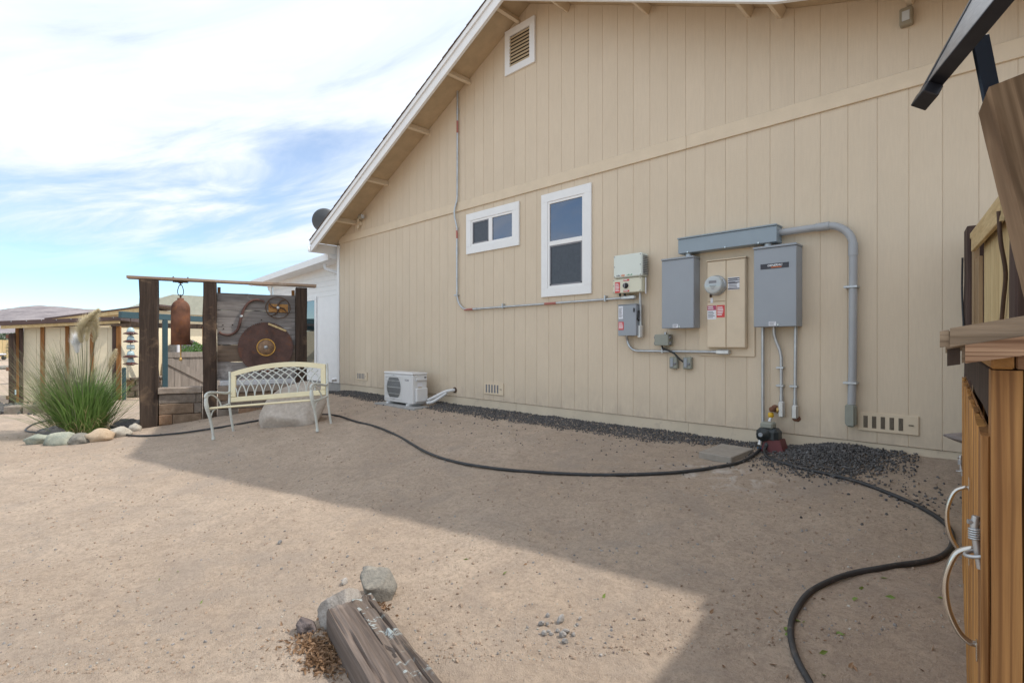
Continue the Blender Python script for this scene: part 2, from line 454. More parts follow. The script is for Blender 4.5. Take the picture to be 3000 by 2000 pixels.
# crust of pale mineral salts where the tap drips, then random darker patches over all the soil
geo = nt.nodes.new('ShaderNodeVectorMath')
geo.operation = 'DISTANCE'
mp_ = nt.nodes.new('ShaderNodeMapping')
mp_.inputs['Scale'].default_value = (1.0, 2.1, 0.0)
nt.links.new(v, mp_.inputs['Vector'])
nt.links.new(mp_.outputs[0], geo.inputs[0])
geo.inputs[1].default_value = (-1.72, -0.98 * 2.1, 0.0)
pt_ = nt.nodes.new('ShaderNodeMath')
pt_.operation = 'MULTIPLY'
nt.links.new(mrange(nt, geo.outputs['Value'], 0.25, 0.75, 0.8, 0.0), pt_.inputs[0])
nt.links.new(mrange(nt, tnoise(nt, v, 6.5, 5, 0.65, 0.8), 0.50, 0.62, 0.0, 1.0), pt_.inputs[1])
c = mix(nt, pt_.outputs[0], c, (0.68, 0.62, 0.56))
patch = tnoise(nt, v, 1.6, 4, 0.6, 1.0)
c = mix(nt, mrange(nt, patch, 0.50, 0.66, 0.0, 0.45), c, (0.40, 0.335, 0.285))
nt.links.new(c, b.inputs['Base Color'])
b.inputs['Roughness'].default_value = 0.97
b.inputs['Specular IOR Level'].default_value = 0.12
hh = mix(nt, 0.35, mid, lump)
hh = mix(nt, 0.4, hh, fine)
hh = mix(nt, 0.35, hh, grit)
bump(nt, hh, b, 1.0, 0.045)
MT['dirt'] = m


def leafmat(name, a, b_, trans=0.25):
    m, nt, bs = nmat(name)
    v = mapped(nt, (1, 1, 1))
    f = tnoise(nt, v, 9.0, 3, 0.6)
    nt.links.new(mix(nt, mrange(nt, f, 0.3, 0.7), a, b_), bs.inputs['Base Color'])
    bs.inputs['Roughness'].default_value = 0.6
    tr = nt.nodes.new('ShaderNodeBsdfTranslucent')
    tr.inputs['Color'].default_value = rgba(tuple(x * 1.2 for x in b_))
    mx = nt.nodes.new('ShaderNodeMixShader')
    mx.inputs[0].default_value = trans
    nt.links.new(bs.outputs[0], mx.inputs[1])
    nt.links.new(tr.outputs[0], mx.inputs[2])
    nt.links.new(mx.outputs[0], nt.nodes['Material Output'].inputs['Surface'])
    return m


MT['blade'] = leafmat('grass_blade', (0.068, 0.142, 0.032), (0.22, 0.345, 0.095))
MT['blade_dry'] = leafmat('dry_grass_blade', (0.13, 0.14, 0.075), (0.31, 0.30, 0.18))
MT['straw'] = leafmat('dead_straw_blade', (0.30, 0.22, 0.11), (0.52, 0.42, 0.24))
MT['plume'] = leafmat('feathery_plume', (0.55, 0.47, 0.30), (0.72, 0.66, 0.50), 0.4)
MT['plume_white'] = leafmat('white_plume', (0.66, 0.66, 0.66), (0.80, 0.80, 0.80), 0.4)
MT['needle'] = leafmat('conifer_needles', (0.05, 0.075, 0.045), (0.11, 0.15, 0.085), 0.1)
MT['bush'] = leafmat('bush_leaf', (0.05, 0.12, 0.025), (0.13, 0.25, 0.06))
MT['litter'] = leafmat('leaf_litter', (0.11, 0.055, 0.026), (0.36, 0.22, 0.12), 0.1)
MT['greenleaf'] = leafmat('fallen_green_leaf', (0.14, 0.22, 0.04), (0.24, 0.32, 0.08), 0.2)


# ------------------------------------------------------------------ mesh builder
class B:
    def __init__(s):
        s.v, s.f, s.sm = [], [], []

    def add(s, vs, fs, smooth=False, M=None):
        o = len(s.v)
        for p in vs:
            p = Vector(p)
            s.v.append(M @ p if M else p)
        for f in fs:
            s.f.append([i + o for i in f])
            s.sm.append(smooth)
        return s

    def box(s, x0, x1, y0, y1, z0, z1, bev=0.0, M=None):
        x0, x1 = min(x0, x1), max(x0, x1)
        y0, y1 = min(y0, y1), max(y0, y1)
        z0, z1 = min(z0, z1), max(z0, z1)
        bev = min(bev, (x1 - x0) * .45, (y1 - y0) * .45, (z1 - z0) * .45)
        if bev <= 0:
            vs = [(x, y, z) for x in (x0, x1) for y in (y0, y1) for z in (z0, z1)]
            fs = [(0, 1, 3, 2), (4, 6, 7, 5), (0, 4, 5, 1), (2, 3, 7, 6), (0, 2, 6, 4), (1, 5, 7, 3)]
            return s.add(vs, fs, False, M)
        vs = []
        idx = {}
        for ix, x in enumerate((x0, x1)):
            for iy, y in enumerate((y0, y1)):
                for iz, z in enumerate((z0, z1)):
                    dx, dy, dz = (bev if ix == 0 else -bev), (bev if iy == 0 else -bev), (bev if iz == 0 else -bev)
                    for ax, p in ((0, (x, y + dy, z + dz)), (1, (x + dx, y, z + dz)), (2, (x + dx, y + dy, z))):
                        idx[(ix, iy, iz, ax)] = len(vs)
                        vs.append(p)
        fs = []
        g = lambda a, b_, c_, ax: idx[(a, b_, c_, ax)]
        for k in (0, 1):
            q = [g(k, 0, 0, 0), g(k, 1, 0, 0), g(k, 1, 1, 0), g(k, 0, 1, 0)]
            fs.append(q if k else q[::-1])
            q = [g(0, k, 0, 1), g(1, k, 0, 1), g(1, k, 1, 1), g(0, k, 1, 1)]
            fs.append(q[::-1] if k else q)
            q = [g(0, 0, k, 2), g(1, 0, k, 2), g(1, 1, k, 2), g(0, 1, k, 2)]
            fs.append(q if k else q[::-1])
        for a in (0, 1):
            for c_ in (0, 1):
                fs.append([g(0, a, c_, 1), g(1, a, c_, 1), g(1, a, c_, 2), g(0, a, c_, 2)])
                fs.append([g(a, 0, c_, 0), g(a, 1, c_, 0), g(a, 1, c_, 2), g(a, 0, c_, 2)])
                fs.append([g(a, c_, 0, 0), g(a, c_, 1, 0), g(a, c_, 1, 1), g(a, c_, 0, 1)])
        for a in (0, 1):
            for b_ in (0, 1):
                for c_ in (0, 1):
                    fs.append([g(a, b_, c_, 0), g(a, b_, c_, 1), g(a, b_, c_, 2)])
        return s.add(vs, fs, False, M)

    def cbox(s, c, size, rz=0.0, bev=0.0, R=None):
        M = Matrix.Translation(c) @ (R.to_4x4() if R else Matrix.Rotation(rz, 4, 'Z'))
        a, b_, c_ = size[0] / 2, size[1] / 2, size[2] / 2
        return s.box(-a, a, -b_, b_, -c_, c_, bev, M)

    def tube(s, pts, r, seg=8, smooth=True, closed=False, flat=1.0, M=None):
        pts = [Vector(p) for p in pts]
        n = len(pts)
        rs = r if isinstance(r, (list, tuple)) else [r] * n
        vs, fs = [], []
        up = None
        for i, p in enumerate(pts):
            if closed:
                t = pts[(i + 1) % n] - pts[i - 1]
            else:
                t = pts[min(i + 1, n - 1)] - pts[max(i - 1, 0)]
            t = t.normalized() if t.length > 1e-9 else Vector((0, 0, 1))
            if up is None:
                up = Vector((0, 0, 1)) if abs(t.z) < 0.9 else Vector((0, 1, 0))
            sd = t.cross(up)
            sd = sd.normalized() if sd.length > 1e-6 else Vector((1, 0, 0))
            u = sd.cross(t).normalized()
            up = u
            for k in range(seg):
                a = 2 * pi * k / seg
                vs.append(p + (sd * cos(a) + u * sin(a) * flat) * rs[i])
        for i in range(n if closed else n - 1):
            j = (i + 1) % n
            for k in range(seg):
                k2 = (k + 1) % seg
                fs.append((i * seg + k, i * seg + k2, j * seg + k2, j * seg + k))
        s.add(vs, fs, smooth, M)
        if not closed:
            s.add(vs[:seg], [list(range(seg))[::-1]], False, M)
            s.add(vs[-seg:], [list(range(seg))], False, M)
        return s

    def lathe(s, prof, c=(0, 0, 0), axis='z', seg=20, smooth=True, M=None):
        vs, fs = [], []
        R = {'z': Matrix.Identity(4), 'y': Matrix.Rotation(radians(90), 4, 'X'), 'x': Matrix.Rotation(radians(90), 4, 'Y')}[axis]
        T = Matrix.Translation(c) @ R
        if M:
            T = M @ T
        for r, z in prof:
            for k in range(seg):
                a = 2 * pi * k / seg
                vs.append((r * cos(a), r * sin(a), z))
        for i in range(len(prof) - 1):
            for k in range(seg):
                k2 = (k + 1) % seg
                fs.append((i * seg + k, i * seg + k2, (i + 1) * seg + k2, (i + 1) * seg + k))
        s.add(vs, fs, smooth, T)
        if prof[0][0] > 1e-5:
            s.add(vs[:seg], [list(range(seg))[::-1]], False, T)
        if prof[-1][0] > 1e-5:
            s.add(vs[-seg:], [list(range(seg))], False, T)
        return s

    def prism(s, poly, d0, d1, ax='y', M=None):
        """poly: 2D points (u,v); extruded from d0 to d1 along ax"""
        def P(u, v_, d):
            return {'y': (u, d, v_), 'x': (d, u, v_), 'z': (u, v_, d)}[ax]
        n = len(poly)
        vs = [P(u, v_, d0) for u, v_ in poly] + [P(u, v_, d1) for u, v_ in poly]
        fs = [list(range(n)), list(range(n, 2 * n))[::-1]]
        for i in range(n):
            j = (i + 1) % n
            fs.append((i, i + n, j + n, j))
        return s.add(vs, fs, False, M)

    def rock(s, c, rad, seed, sub=3, amp=0.28, freq=1.4, sharp=False, rz=0.0, facet=0.0):
        bm = bmesh.new()
        bmesh.ops.create_icosphere(bm, subdivisions=sub, radius=1.0)
        off = Vector((seed * 13.7, seed * 5.1, seed * 9.3))
        vs = []
        R = Matrix.Rotation(rz, 3, 'Z')
        cuts = []
        rr = random.Random(seed)
        for k in range(9 if facet else 0):
            d = Vector((rr.uniform(-1, 1), rr.uniform(-1, 1), rr.uniform(-0.4, 1))).normalized()
            cuts.append((d, rr.uniform(1 - facet, 1 - facet * 0.35)))
        for v_ in bm.verts:
            p = v_.co.copy()
            k = 1 + amp * noise.noise(p * freq + off) + amp * 0.45 * noise.noise(p * freq * 2.7 + off)
            q = p * k
            for d, h in cuts:
                e = q.dot(d) - h
                if e > 0:
                    q -= d * e * 0.92
            q += p * 0.05 * amp * noise.noise(p * 9 + off)
            q = Vector((q.x * rad[0], q.y * rad[1], q.z * rad[2]))
            vs.append(Vector(c) + R @ q)
        fs = [[v_.index for v_ in f.verts] for f in bm.faces]
        bm.free()
        return s.add(vs, fs, not sharp)


def _mesh(name, b, M=None):
    me = bpy.data.meshes.new(name)
    vs = [tuple(M @ p) for p in b.v] if M else [tuple(p) for p in b.v]
    me.from_pydata(vs, [], b.f)
    me.polygons.foreach_set('use_smooth', b.sm)
    bm = bmesh.new()
    bm.from_mesh(me)
    bmesh.ops.recalc_face_normals(bm, faces=bm.faces)
    bm.to_mesh(me)
    bm.free()
    return me


ROOTM = {}


def thing(name, label, cat, loc=(0, 0, 0), rz=0.0, group=None, rot=None):
    o = bpy.data.objects.new(name, None)
    o.empty_display_size = 0.1
    COL.objects.link(o)
    o.location = loc
    o.rotation_euler = rot if rot else (0, 0, rz)
    o['label'] = label
    o['category'] = cat
    if group:
        o['group'] = group
    ROOTM[o.name] = Matrix.Translation(loc) @ Euler(rot if rot else (0, 0, rz)).to_matrix().to_4x4()
    return o


def root_of(o):
    while o.parent:
        o = o.parent
    return o


def part(name, b, mat, parent, local=False, label=None, kind=None):
    """child mesh; vertices are world metres unless local (then in the thing's own frame)"""
    M = None if local else ROOTM[root_of(parent).name].inverted()
    o = bpy.data.objects.new(name, _mesh(name, b, M))
    o.data.materials.append(MT[mat] if isinstance(mat, str) else mat)
    COL.objects.link(o)
    o.parent = parent
    if label:
        o['label'] = label
    if kind:
        o['kind'] = kind
    return o


def solo(name, b, mat, label=None, cat=None, loc=(0, 0, 0), group=None, kind=None):
    M = Matrix.Translation(loc).inverted()
    o = bpy.data.objects.new(name, _mesh(name, b, M))
    o.data.materials.append(MT[mat] if isinstance(mat, str) else mat)
    COL.objects.link(o)
    o.location = loc
    if label:
        o['label'] = label
    if cat:
        o['category'] = cat
    if group:
        o['group'] = group
    if kind:
        o['kind'] = kind
    return o


def text(body, size, mat, parent, at, width=None, shear=0.0, M=None):
    """flat lettering, facing -Y, centred on world point at"""
    cu = bpy.data.curves.new('lettering', 'FONT')
    cu.body = body
    cu.size = size
    cu.align_x = 'CENTER'
    cu.align_y = 'CENTER'
    cu.extrude = 0.0006
    cu.shear = shear
    cu.offset = size * 0.02
    tmp = bpy.data.objects.new('lettering_tmp', cu)
    COL.objects.link(tmp)
    bpy.context.view_layer.update()
    me = bpy.data.meshes.new_from_object(tmp.evaluated_get(bpy.context.evaluated_depsgraph_get()))
    bpy.data.objects.remove(tmp)
    xs = [v_.co.x for v_ in me.vertices]
    k = (width / (max(xs) - min(xs))) if width else 1.0
    T = (M if M else Matrix.Translation(at) @ Matrix.Rotation(radians(90), 4, 'X')) @ Matrix.Diagonal((k, 1, 1, 1))
    me.transform(ROOTM[root_of(parent).name].inverted() @ T)
    me.materials.clear()
    me.materials.append(MT[mat])
    o = bpy.data.objects.new('lettering', me)
    COL.objects.link(o)
    o.parent = parent
    return o


# ------------------------------------------------------------------ ground
KN = [(0, .47), (1, .36), (2, .23), (3, .10), (4, .02), (5, 0), (1e6, 0)]


def gbase(X, Y):
    yd = max(0.0, -Y)
    z = 0.0
    for (a, za), (b_, zb) in zip(KN, KN[1:]):
        if a <= yd <= b_:
            z = za + (zb - za) * (yd - a) / (b_ - a)
            break
    f = max(0.0, 1 - max(0.0, -X - 9.5) / 5)
    f = min(f, max(0.0, 1 - max(0.0, X - 4) / 5))
    f = min(f, max(0.0, 1 - max(0.0, Y - 6) / 8))
    rise = 0.07 * max(0.0, min(1.0, (X + 1.6) / 0.9)) * max(0.0, 1 - yd / 0.8)
    return z * f - .06 * (1 - f) + rise * f


def gz(X, Y):
    z = gbase(X, Y)
    r = math.hypot(X + 4, Y + 3)
    if r < 40:
        p = Vector((X, Y, 0))
        k = 1.0 if r < 12 else max(0.0, (40 - r) / 28)
        z += k * (0.014 * noise.noise(p * 1.3) + 0.009 * noise.noise(p * 3.7 + Vector((5, 2, 1))) + 0.0055 * noise.noise(p * 9) + 0.004 * noise.noise(p * 19))
    return z


def axis(lo, hi, step, far):
    a = []
    x = lo
    while x <= hi:
        a.append(x)
        x += step
    s = step
    x = a[-1]
    up = []
    while x < far:
        s *= 1.35
        x += s
        up.append(x)
    s = step
    x = lo
    dn = []
    while x > -far:
        s *= 1.35
        x -= s
        dn.append(x)
    return dn[::-1] + a + up


xs = axis(-11.5, 1.0, 0.034, 4000)
ys = axis(-5.2, 0.3, 0.034, 4000)
gb = B()
W_ = len(ys)
gb.v = [Vector((x, y, gz(x, y))) for x in xs for y in ys]
gb.f = [(i * W_ + j, (i + 1) * W_ + j, (i + 1) * W_ + j + 1, i * W_ + j + 1) for i in range(len(xs) - 1) for j in range(W_ - 1)]
gb.sm = [True] * len(gb.f)
solo('ground', gb, 'dirt', kind='structure')

# bare hills on the skyline
SK = [(-6000, 940), (-4200, 915), (-3000, 930), (-2000, 905), (-1300, 925), (-900, 918), (-500, 926), (-200, 920), (-60, 914), (0, 911), (60, 903), (130, 901), (170, 902), (230, 907), (290, 914), (350, 917),
      (420, 912), (498, 907), (560, 907), (640, 912), (720, 918), (800, 925), (950, 930), (1100, 938), (1300, 950)]
hb = B()
NR = 26
cols = []
x = -6000
while x <= 1300:
    cols.append(x)
    x += 12 if x > -700 else 50
for x in cols:
    for (xa, ya), (xb, yb) in zip(SK, SK[1:]):
        if xa <= x <= xb:
            yy = ya + (yb - ya) * (x - xa) / (xb - xa)
            break
    t = (x - 1500) / 1530
    dx, dy = -0.69907 + t * 0.71506, 0.71506 + t * 0.69907
    top = 1.4 + (1005 - yy) / 1530 * 1900
    for r in range(NR):
        q = r / (NR - 1)
        Z = 620 + 1280 * q
        s_ = q * q * (3 - 2 * q)
        X, Y = dx * Z, -5.06 + dy * Z
        rel = noise.fractal(Vector((X, Y, 0)) * 0.006, 1.0, 2.0, 5)
        hb.v.append(Vector((X, Y, -3 + (top + 3) * s_ + rel * 34 * s_ * (1 - s_ * 0.85))))
for i in range(len(cols) - 1):
    for j in range(NR - 1):
        hb.f.append((i * NR + j, (i + 1) * NR + j, (i + 1) * NR + j + 1, i * NR + j + 1))
        hb.sm.append(True)
solo('hills', hb, 'hill', kind='structure')


# ------------------------------------------------------------------ the beige house
XL, XR = -9.77, 3.2
APX, APZ, SLP = -4.62, 5.66, 0.467
BRX, SLP2 = -1.45, 0.316
GROOVE = 0.2034


def fascia_z(x):
    if x <= APX:
        return APZ - SLP * (APX - x)
    if x <= BRX:
        return APZ - SLP * (x - APX)
    return APZ - SLP * (BRX - APX) - SLP2 * (x - BRX)


def soffit_z(x):
    return fascia_z(x) + 0.19


house = thing('house', 'large beige gable-ended house with vertical grooved siding and white rake boards', 'house', (XL, 0, 0.47))
HY = 9.0
SK_Z0 = 0.60
bk = B()
poly = [(XL, SK_Z0), (XR, SK_Z0), (XR, soffit_z(XR)), (BRX, soffit_z(BRX)), (APX, soffit_z(APX)), (XL, soffit_z(XL))]
bk.prism(poly, 0.0036, 0.09)
part('wall', bk, 'trim_beige', house)
sw = B()
sw.box(XL, XL + 0.09, 0.09, HY, 0.1, soffit_z(XL))
part('wall', sw, 'trim_beige', house)
SK_Z, BAND0, BAND1 = 0.592, 3.377, 3.513
g0 = -3.48
k0 = math.ceil((XL - g0) / GROOVE)
edges = [XL + 0.004]
k = k0
while g0 + k * GROOVE < XR:
    if g0 + k * GROOVE > XL + 0.03:
        edges.append(g0 + k * GROOVE)
    k += 1
edges.append(XR)
lower_mesh = None
for a, b_ in zip(edges, edges[1:]):
    ja = 0.0032 if round((a - g0) / GROOVE) % 6 == 2 else 0.0018     # sheet joints are a little wider
    jb_ = 0.0032 if round((b_ - g0) / GROOVE) % 6 == 2 else 0.0018
    x0, x1 = a + ja, b_ - jb_
    bb = B()
    bb.box(x0, x1, 0.0, 0.0034, SK_Z + 0.004, BAND0 + 0.05, 0.0016)
    part('siding_board', bb, 'siding', house)
    za, zb = soffit_z(x0) - 0.004, soffit_z(x1) - 0.004
    if max(za, zb) > BAND1 + 0.03:
        bb = B()
        za, zb = max(za, BAND1), max(zb, BAND1)
        pl = [(x0, BAND1 - 0.05), (x1, BAND1 - 0.05), (x1, zb)]
        if x0 < APX < x1:
            pl.append((APX, soffit_z(APX) - 0.004))
        pl.append((x0, za))
        bb.prism(pl, 0.0, 0.0034)
        part('siding_board', bb, 'siding', house)
x = XL
while x < XR:
    x1 = min(x + 3.66, XR)
    bb = B()
    bb.box(x + 0.001, x1 - 0.001, -0.020, -0.001, BAND0, BAND1, 0.003)
    part('band_board', bb, 'trim_beige', house)
    x = x1
x = XL + 0.01
while x < XR:
    x1 = min(x + 2.44, XR)
    bb = B()
    bb.box(x + 0.001, x1 - 0.001, 0.010, 0.021, 0.1, SK_Z, 0.002)
    part('skirting_panel', bb, 'skirt', house)
    x = x1
bb = B()
bb.box(XL - 0.085, XL + 0.002, -0.018, 0.09, 0.60, fascia_z(XL) + 0.1, 0.004)
part('corner_board', bb, 'white', house)
# roof: decks, fascias, lookouts, shingle courses
OV = 0.5
EX = -9.93
for xa, xb in ((EX, APX), (APX, BRX), (BRX, XR + 0.4)):
    za, zb = soffit_z(xa), soffit_z(xb)
    bb = B()
    bb.prism([(xa, za), (xb, zb), (xb, zb + 0.02), (xa, za + 0.02)], -OV + 0.022, HY + 0.4)
    part('roof_deck', bb, 'soffit', house)
    fa, fb = fascia_z(xa), fascia_z(xb)
    bb = B()
    bb.prism([(xa, fa), (xb, fb), (xb, fb + 0.185), (xa, fa + 0.185)], -OV - 0.02, -OV + 0.020)
    part('fascia_board', bb, 'white', house)
    bb = B()
    bb.prism([(xa, fa + 0.135), (xb, fb + 0.135), (xb, fb + 0.208), (xa, fa + 0.208)], -OV - 0.042, -OV - 0.0215)
    part('rake_trim', bb, 'white', house)
    sh = B()
    n = max(2, int(abs(xb - xa) / 0.125))
    for i in range(n):
        q0, q1 = i / n, (i + 1) / n
        p0, p1 = xa + (xb - xa) * q0, xa + (xb - xa) * q1
        s0, s1 = soffit_z(p0) + 0.021, soffit_z(p1) + 0.021
        up = 0.012
        lo_left = za < zb
        t0, t1 = (0.018, 0.010) if lo_left else (0.010, 0.018)
        e = RNG.uniform(-0.004, 0.004)
        sh.prism([(p0, s0), (p1, s1), (p1, s1 + t1), (p0, s0 + t0)], -OV - 0.054 + e, HY + 0.4)
    part('shingles', sh, 'shingle', house, kind='stuff')
for lx in (-4.84, -5.84, -6.835, -8.037, -9.135, -3.966, -2.866, -1.803, -1.53, -0.6, 0.5, 1.6):
    z = soffit_z(lx)
    bb = B()
    s_ = SLP if lx < APX else (-SLP if lx < BRX else -SLP2)
    M = Matrix.Translation((lx, 0, z)) @ Matrix.Rotation(-math.atan(s_), 4, 'Y')
    bb.box(-0.022, 0.022, -OV + 0.0215, 0.0, -0.092, -0.001, 0.003, M)
    part('lookout', bb, 'trim_beige', house)
bb = B()
gzz = fascia_z(EX)
bb.prism([(EX - 0.11, gzz + 0.12), (EX - 0.095, gzz + 0.01), (EX - 0.004, gzz + 0.01), (EX - 0.004, gzz + 0.12), (EX - 0.012, gzz + 0.12), (EX - 0.014, gzz + 0.022), (EX - 0.088, gzz + 0.022), (EX - 0.10, gzz + 0.12)], -OV - 0.03, HY + 0.4)
part('gutter', bb, 'white', house)
bb = B()
bb.box(EX - 0.003, EX + 0.02, -OV + 0.021, HY + 0.4, gzz - 0.0, gzz + 0.18)
part('eave_fascia', bb, 'white', house)


def window(x0, x1, z0, z1, tr, vert):
    """trimmed window; vert = True for one sash over the other"""
    w = B()
    t = 0.105
    y = -0.026
    w.box(x0, x1, y, -0.001, z1 - t, z1, 0.002)
    w.box(x0, x1, y, -0.001, z0, z0 + t, 0.002)
    w.box(x0, x0 + t, y, -0.001, z0 + t, z1 - t, 0.002)
    w.box(x1 - t, x1, y, -0.001, z0 + t, z1 - t, 0.002)
    wo_ = part('window', w, 'white', house)
    fr = B()
    a0, a1, c0, c1 = x0 + t, x1 - t, z0 + t, z1 - t
    q = 0.030
    fr.box(a0, a1, -0.018, -0.0015, c1 - q, c1, 0.002)
    fr.box(a0, a1, -0.018, -0.0015, c0, c0 + q, 0.002)
    fr.box(a0, a0 + q, -0.018, -0.0015, c0 + q, c1 - q, 0.002)
    fr.box(a1 - q, a1, -0.018, -0.0015, c0 + q, c1 - q, 0.002)
    part('frame', fr, 'vinyl', wo_)
    r = B()
    if vert:
        mz = c0 + (c1 - c0) * 0.515
        r.box(a0 + q, a1 - q, -0.020, -0.002, mz - 0.028, mz + 0.028, 0.002)
        up = (a0 + q, a1 - q, mz + 0.028, c1 - q)
        lo = (a0 + q, a1 - q, c0 + q, mz - 0.028)
    else:
        mx = a0 + (a1 - a0) * 0.475
        r.box(mx - 0.035, mx + 0.035, -0.020, -0.002, c0 + q, c1 - q, 0.002)
        up = (mx + 0.035, a1 - q, c0 + q, c1 - q)
        lo = (a0 + q, mx - 0.035, c0 + q, c1 - q)
    part('meeting_rail', r, 'vinyl', wo_)
    p = B()
    p.box(up[0], up[1], -0.004, -0.0025, up[2], up[3])
    part('pane', p, 'glass', wo_)
    sc = B()
    e = 0.018
    sc.box(lo[0], lo[1], -0.016, -0.004, lo[2], lo[2] + e)
    sc.box(lo[0], lo[1], -0.016, -0.004, lo[3] - e, lo[3])
    sc.box(lo[0], lo[0] + e, -0.016, -0.004, lo[2] + e, lo[3] - e)
    sc.box(lo[1] - e, lo[1], -0.016, -0.004, lo[2] + e, lo[3] - e)
    part('screen_frame', sc, 'inkgray', wo_)
    p = B()
    p.box(lo[0] + e, lo[1] - e, -0.008, -0.0045, lo[2] + e, lo[3] - e)
    part('insect_screen', p, 'screen', wo_)
    ck = B()
    for cx_ in (lo[0] + 0.012, lo[1] - 0.012):
        ck.box(cx_ - 0.008, cx_ + 0.008, -0.019, -0.0165, lo[2] + 0.006, lo[2] + 0.022)
    part('screen_clip', ck, 'black', wo_)


window(-5.871, -4.797, 2.706, 3.293, 0.1, False)
window(-4.402, -3.625, 1.985, 3.287, 0.1, True)

# gable louver vent
x0, x1, z0, z1 = -5.058, -4.513, 5.04, 5.642
vb = B()
t = 0.092
vb.box(x0, x1, -0.03, -0.001, z1 - t, z1, 0.002)
vb.box(x0, x1, -0.03, -0.001, z0, z0 + t, 0.002)
vb.box(x0, x0 + t, -0.03, -0.001, z0 + t, z1 - t, 0.002)
vb.box(x1 - t, x1, -0.03, -0.001, z0 + t, z1 - t, 0.002)
gv = part('gable_vent', vb, 'white', house)
p = B()
p.box(x0 + t, x1 - t, -0.004, -0.0012, z0 + t, z1 - t)
part('vent_back', p, 'dark_gap', gv)
nsl = 9
for i in range(nsl):
    zc_ = z0 + t + (z1 - z0 - 2 * t) * (i + 0.5) / nsl
    sl = B()
    sl.prism([(-0.031, zc_ - 0.024), (-0.026, zc_ - 0.026), (-0.006, zc_ + 0.010), (-0.010, zc_ + 0.014)], x0 + t, x1 - t, 'x')
    part('slat', sl, 'slat', gv)

# crawl-space vents
for (x0, x1, z0, z1) in ((-9.082, -8.70, 0.706, 0.858), (-5.494, -5.103, 0.679, 0.843), (-0.969, -0.569, 0.690, 0.838)):
    vb = B()
    vb.box(x0, x1, -0.014, -0.001, z0, z1, 0.003)
    fv = part('foundation_vent', vb, 'trim_beige', house)
    for i in range(5):
        xc = x0 + (x1 - x0) * (0.14 + 0.145 * i)
        sl = B()
        for dx in (-0.011, -0.0035, 0.004, 0.0115):
            sl.box(xc + dx - 0.0025, xc + dx + 0.0025, -0.0165, -0.0142, z0 + 0.026, z1 - 0.026)
        part('slot', sl, 'dark_gap' if x0 > -2 else 'inkgray', fv)
    sl = B()
    sl.box(x1 - 0.062, x1 - 0.032, -0.02, -0.0142, (z0 + z1) / 2 - 0.003, (z0 + z1) / 2 + 0.003)
    part('lever', sl, 'dark_gap', fv)

# ------------------------------------------------------------------ white addition behind the corner
add = thing('white_addition', 'low white lean-to addition with a window beside the beige house corner', 'house', (-9.9, 0.25, 0.45))
ax0 = -13.79
bb = B()
ft = lambda x: 3.185 + (x + 10.183) * 0.0466
bb.prism([(ax0, 0.56), (-9.86, 0.56), (-9.86, ft(-9.86) + 0.1), (ax0, ft(ax0) - 0.06)], 0.25, 0.40)
part('wall', bb, 'white_wall', add)
bb = B()
bb.prism([(ax0 + 0.01, 0.0), (-9.86, 0.0), (-9.86, 0.558), (ax0 + 0.01, 0.558)], 0.27, 0.40)
part('stem_wall', bb, 'concrete', add)
bb = B()
bb.box(ax0, ax0 + 0.1, 0.40, 5.0, 0.0, 2.75)
part('wall', bb, 'white_wall', add)
bb = B()
bb.prism([(-14.2, ft(-14.2) - 0.13), (-9.93, ft(-9.93) - 0.13), (-9.93, ft(-9.93)), (-14.2, ft(-14.2))], -0.17, -0.13)
part('fascia_board', bb, 'white', add)
bb = B()
bb.prism([(-14.2, ft(-14.2) - 0.10), (-9.93, ft(-9.93) - 0.10), (-9.93, ft(-9.93) - 0.02), (-14.2, ft(-14.2) - 0.02)], -0.128, 5.3)
part('roof_slab', bb, 'white_wall', add)
bb = B()
bb.prism([(-14.32, 2.985), (-14.30, 2.89), (-14.215, 2.885), (-14.215, 2.985)], -0.17, 5.3)
part('gutter', bb, 'white', add)
# scrolled eave bracket at the far corner
bb = B()
pts = []
for i in range(9):
    a = i / 8
    pts.append((ax0 - 0.005 - 0.30 * (1 - a), 2.90 - 0.30 * a + 0.035 * sin(a * pi * 4)))
bb.prism([(ax0 - 0.002, 2.90)] + pts, 0.20, 0.245)
part('eave_bracket', bb, 'white', add)
for i in range(5):
    bb = B()
    z = 2.42 + i * 0.11
    bb.box(ax0 + 0.05, -10.02, 0.243, 0.2495, z, z + 0.104, 0.002)
    part('lap_board', bb, 'white_wall', add)
bb = B()
x0, x1, z0, z1 = -12.55, -11.378, 0.955, 2.362
w = 0.09
bb.box(x0 - w, x1 + w, 0.225, 0.249, z1, z1 + w, 0.002)
bb.box(x0 - w, x1 + w, 0.225, 0.249, z0 - w, z0, 0.002)
bb.box(x0 - w, x0, 0.225, 0.249, z0, z1, 0.002)
bb.box(x1, x1 + w, 0.225, 0.249, z0, z1, 0.002)
wn_ = part('window', bb, 'white', add)
bb = B()
bb.box(x0, x1, 0.240, 0.2485, z0, z1)
m2, nt2, b2 = nmat('clear_window_glass')
b2.inputs['Base Color'].default_value = (0.02, 0.035, 0.04, 1)
b2.inputs['Roughness'].default_value = 0.02
b2.inputs['IOR'].default_value = 2.3
MT['glass2'] = m2
part('pane', bb, 'glass2', wn_)
ds = B()
dpts = [(-10.30, -0.06, 3.02), (-10.27, -0.055, 2.93), (-10.12, 0.08, 2.86), (-9.975, 0.185, 2.80), (-9.955, 0.19, 2.70), (-9.955, 0.19, 0.82), (-9.975, 0.185, 0.72), (-10.06, 0.12, 0.66), (-10.16, 0.04, 0.64)]
ds.tube(dpts, 0.042, 4, False)
part('downspout', ds, 'white', add)

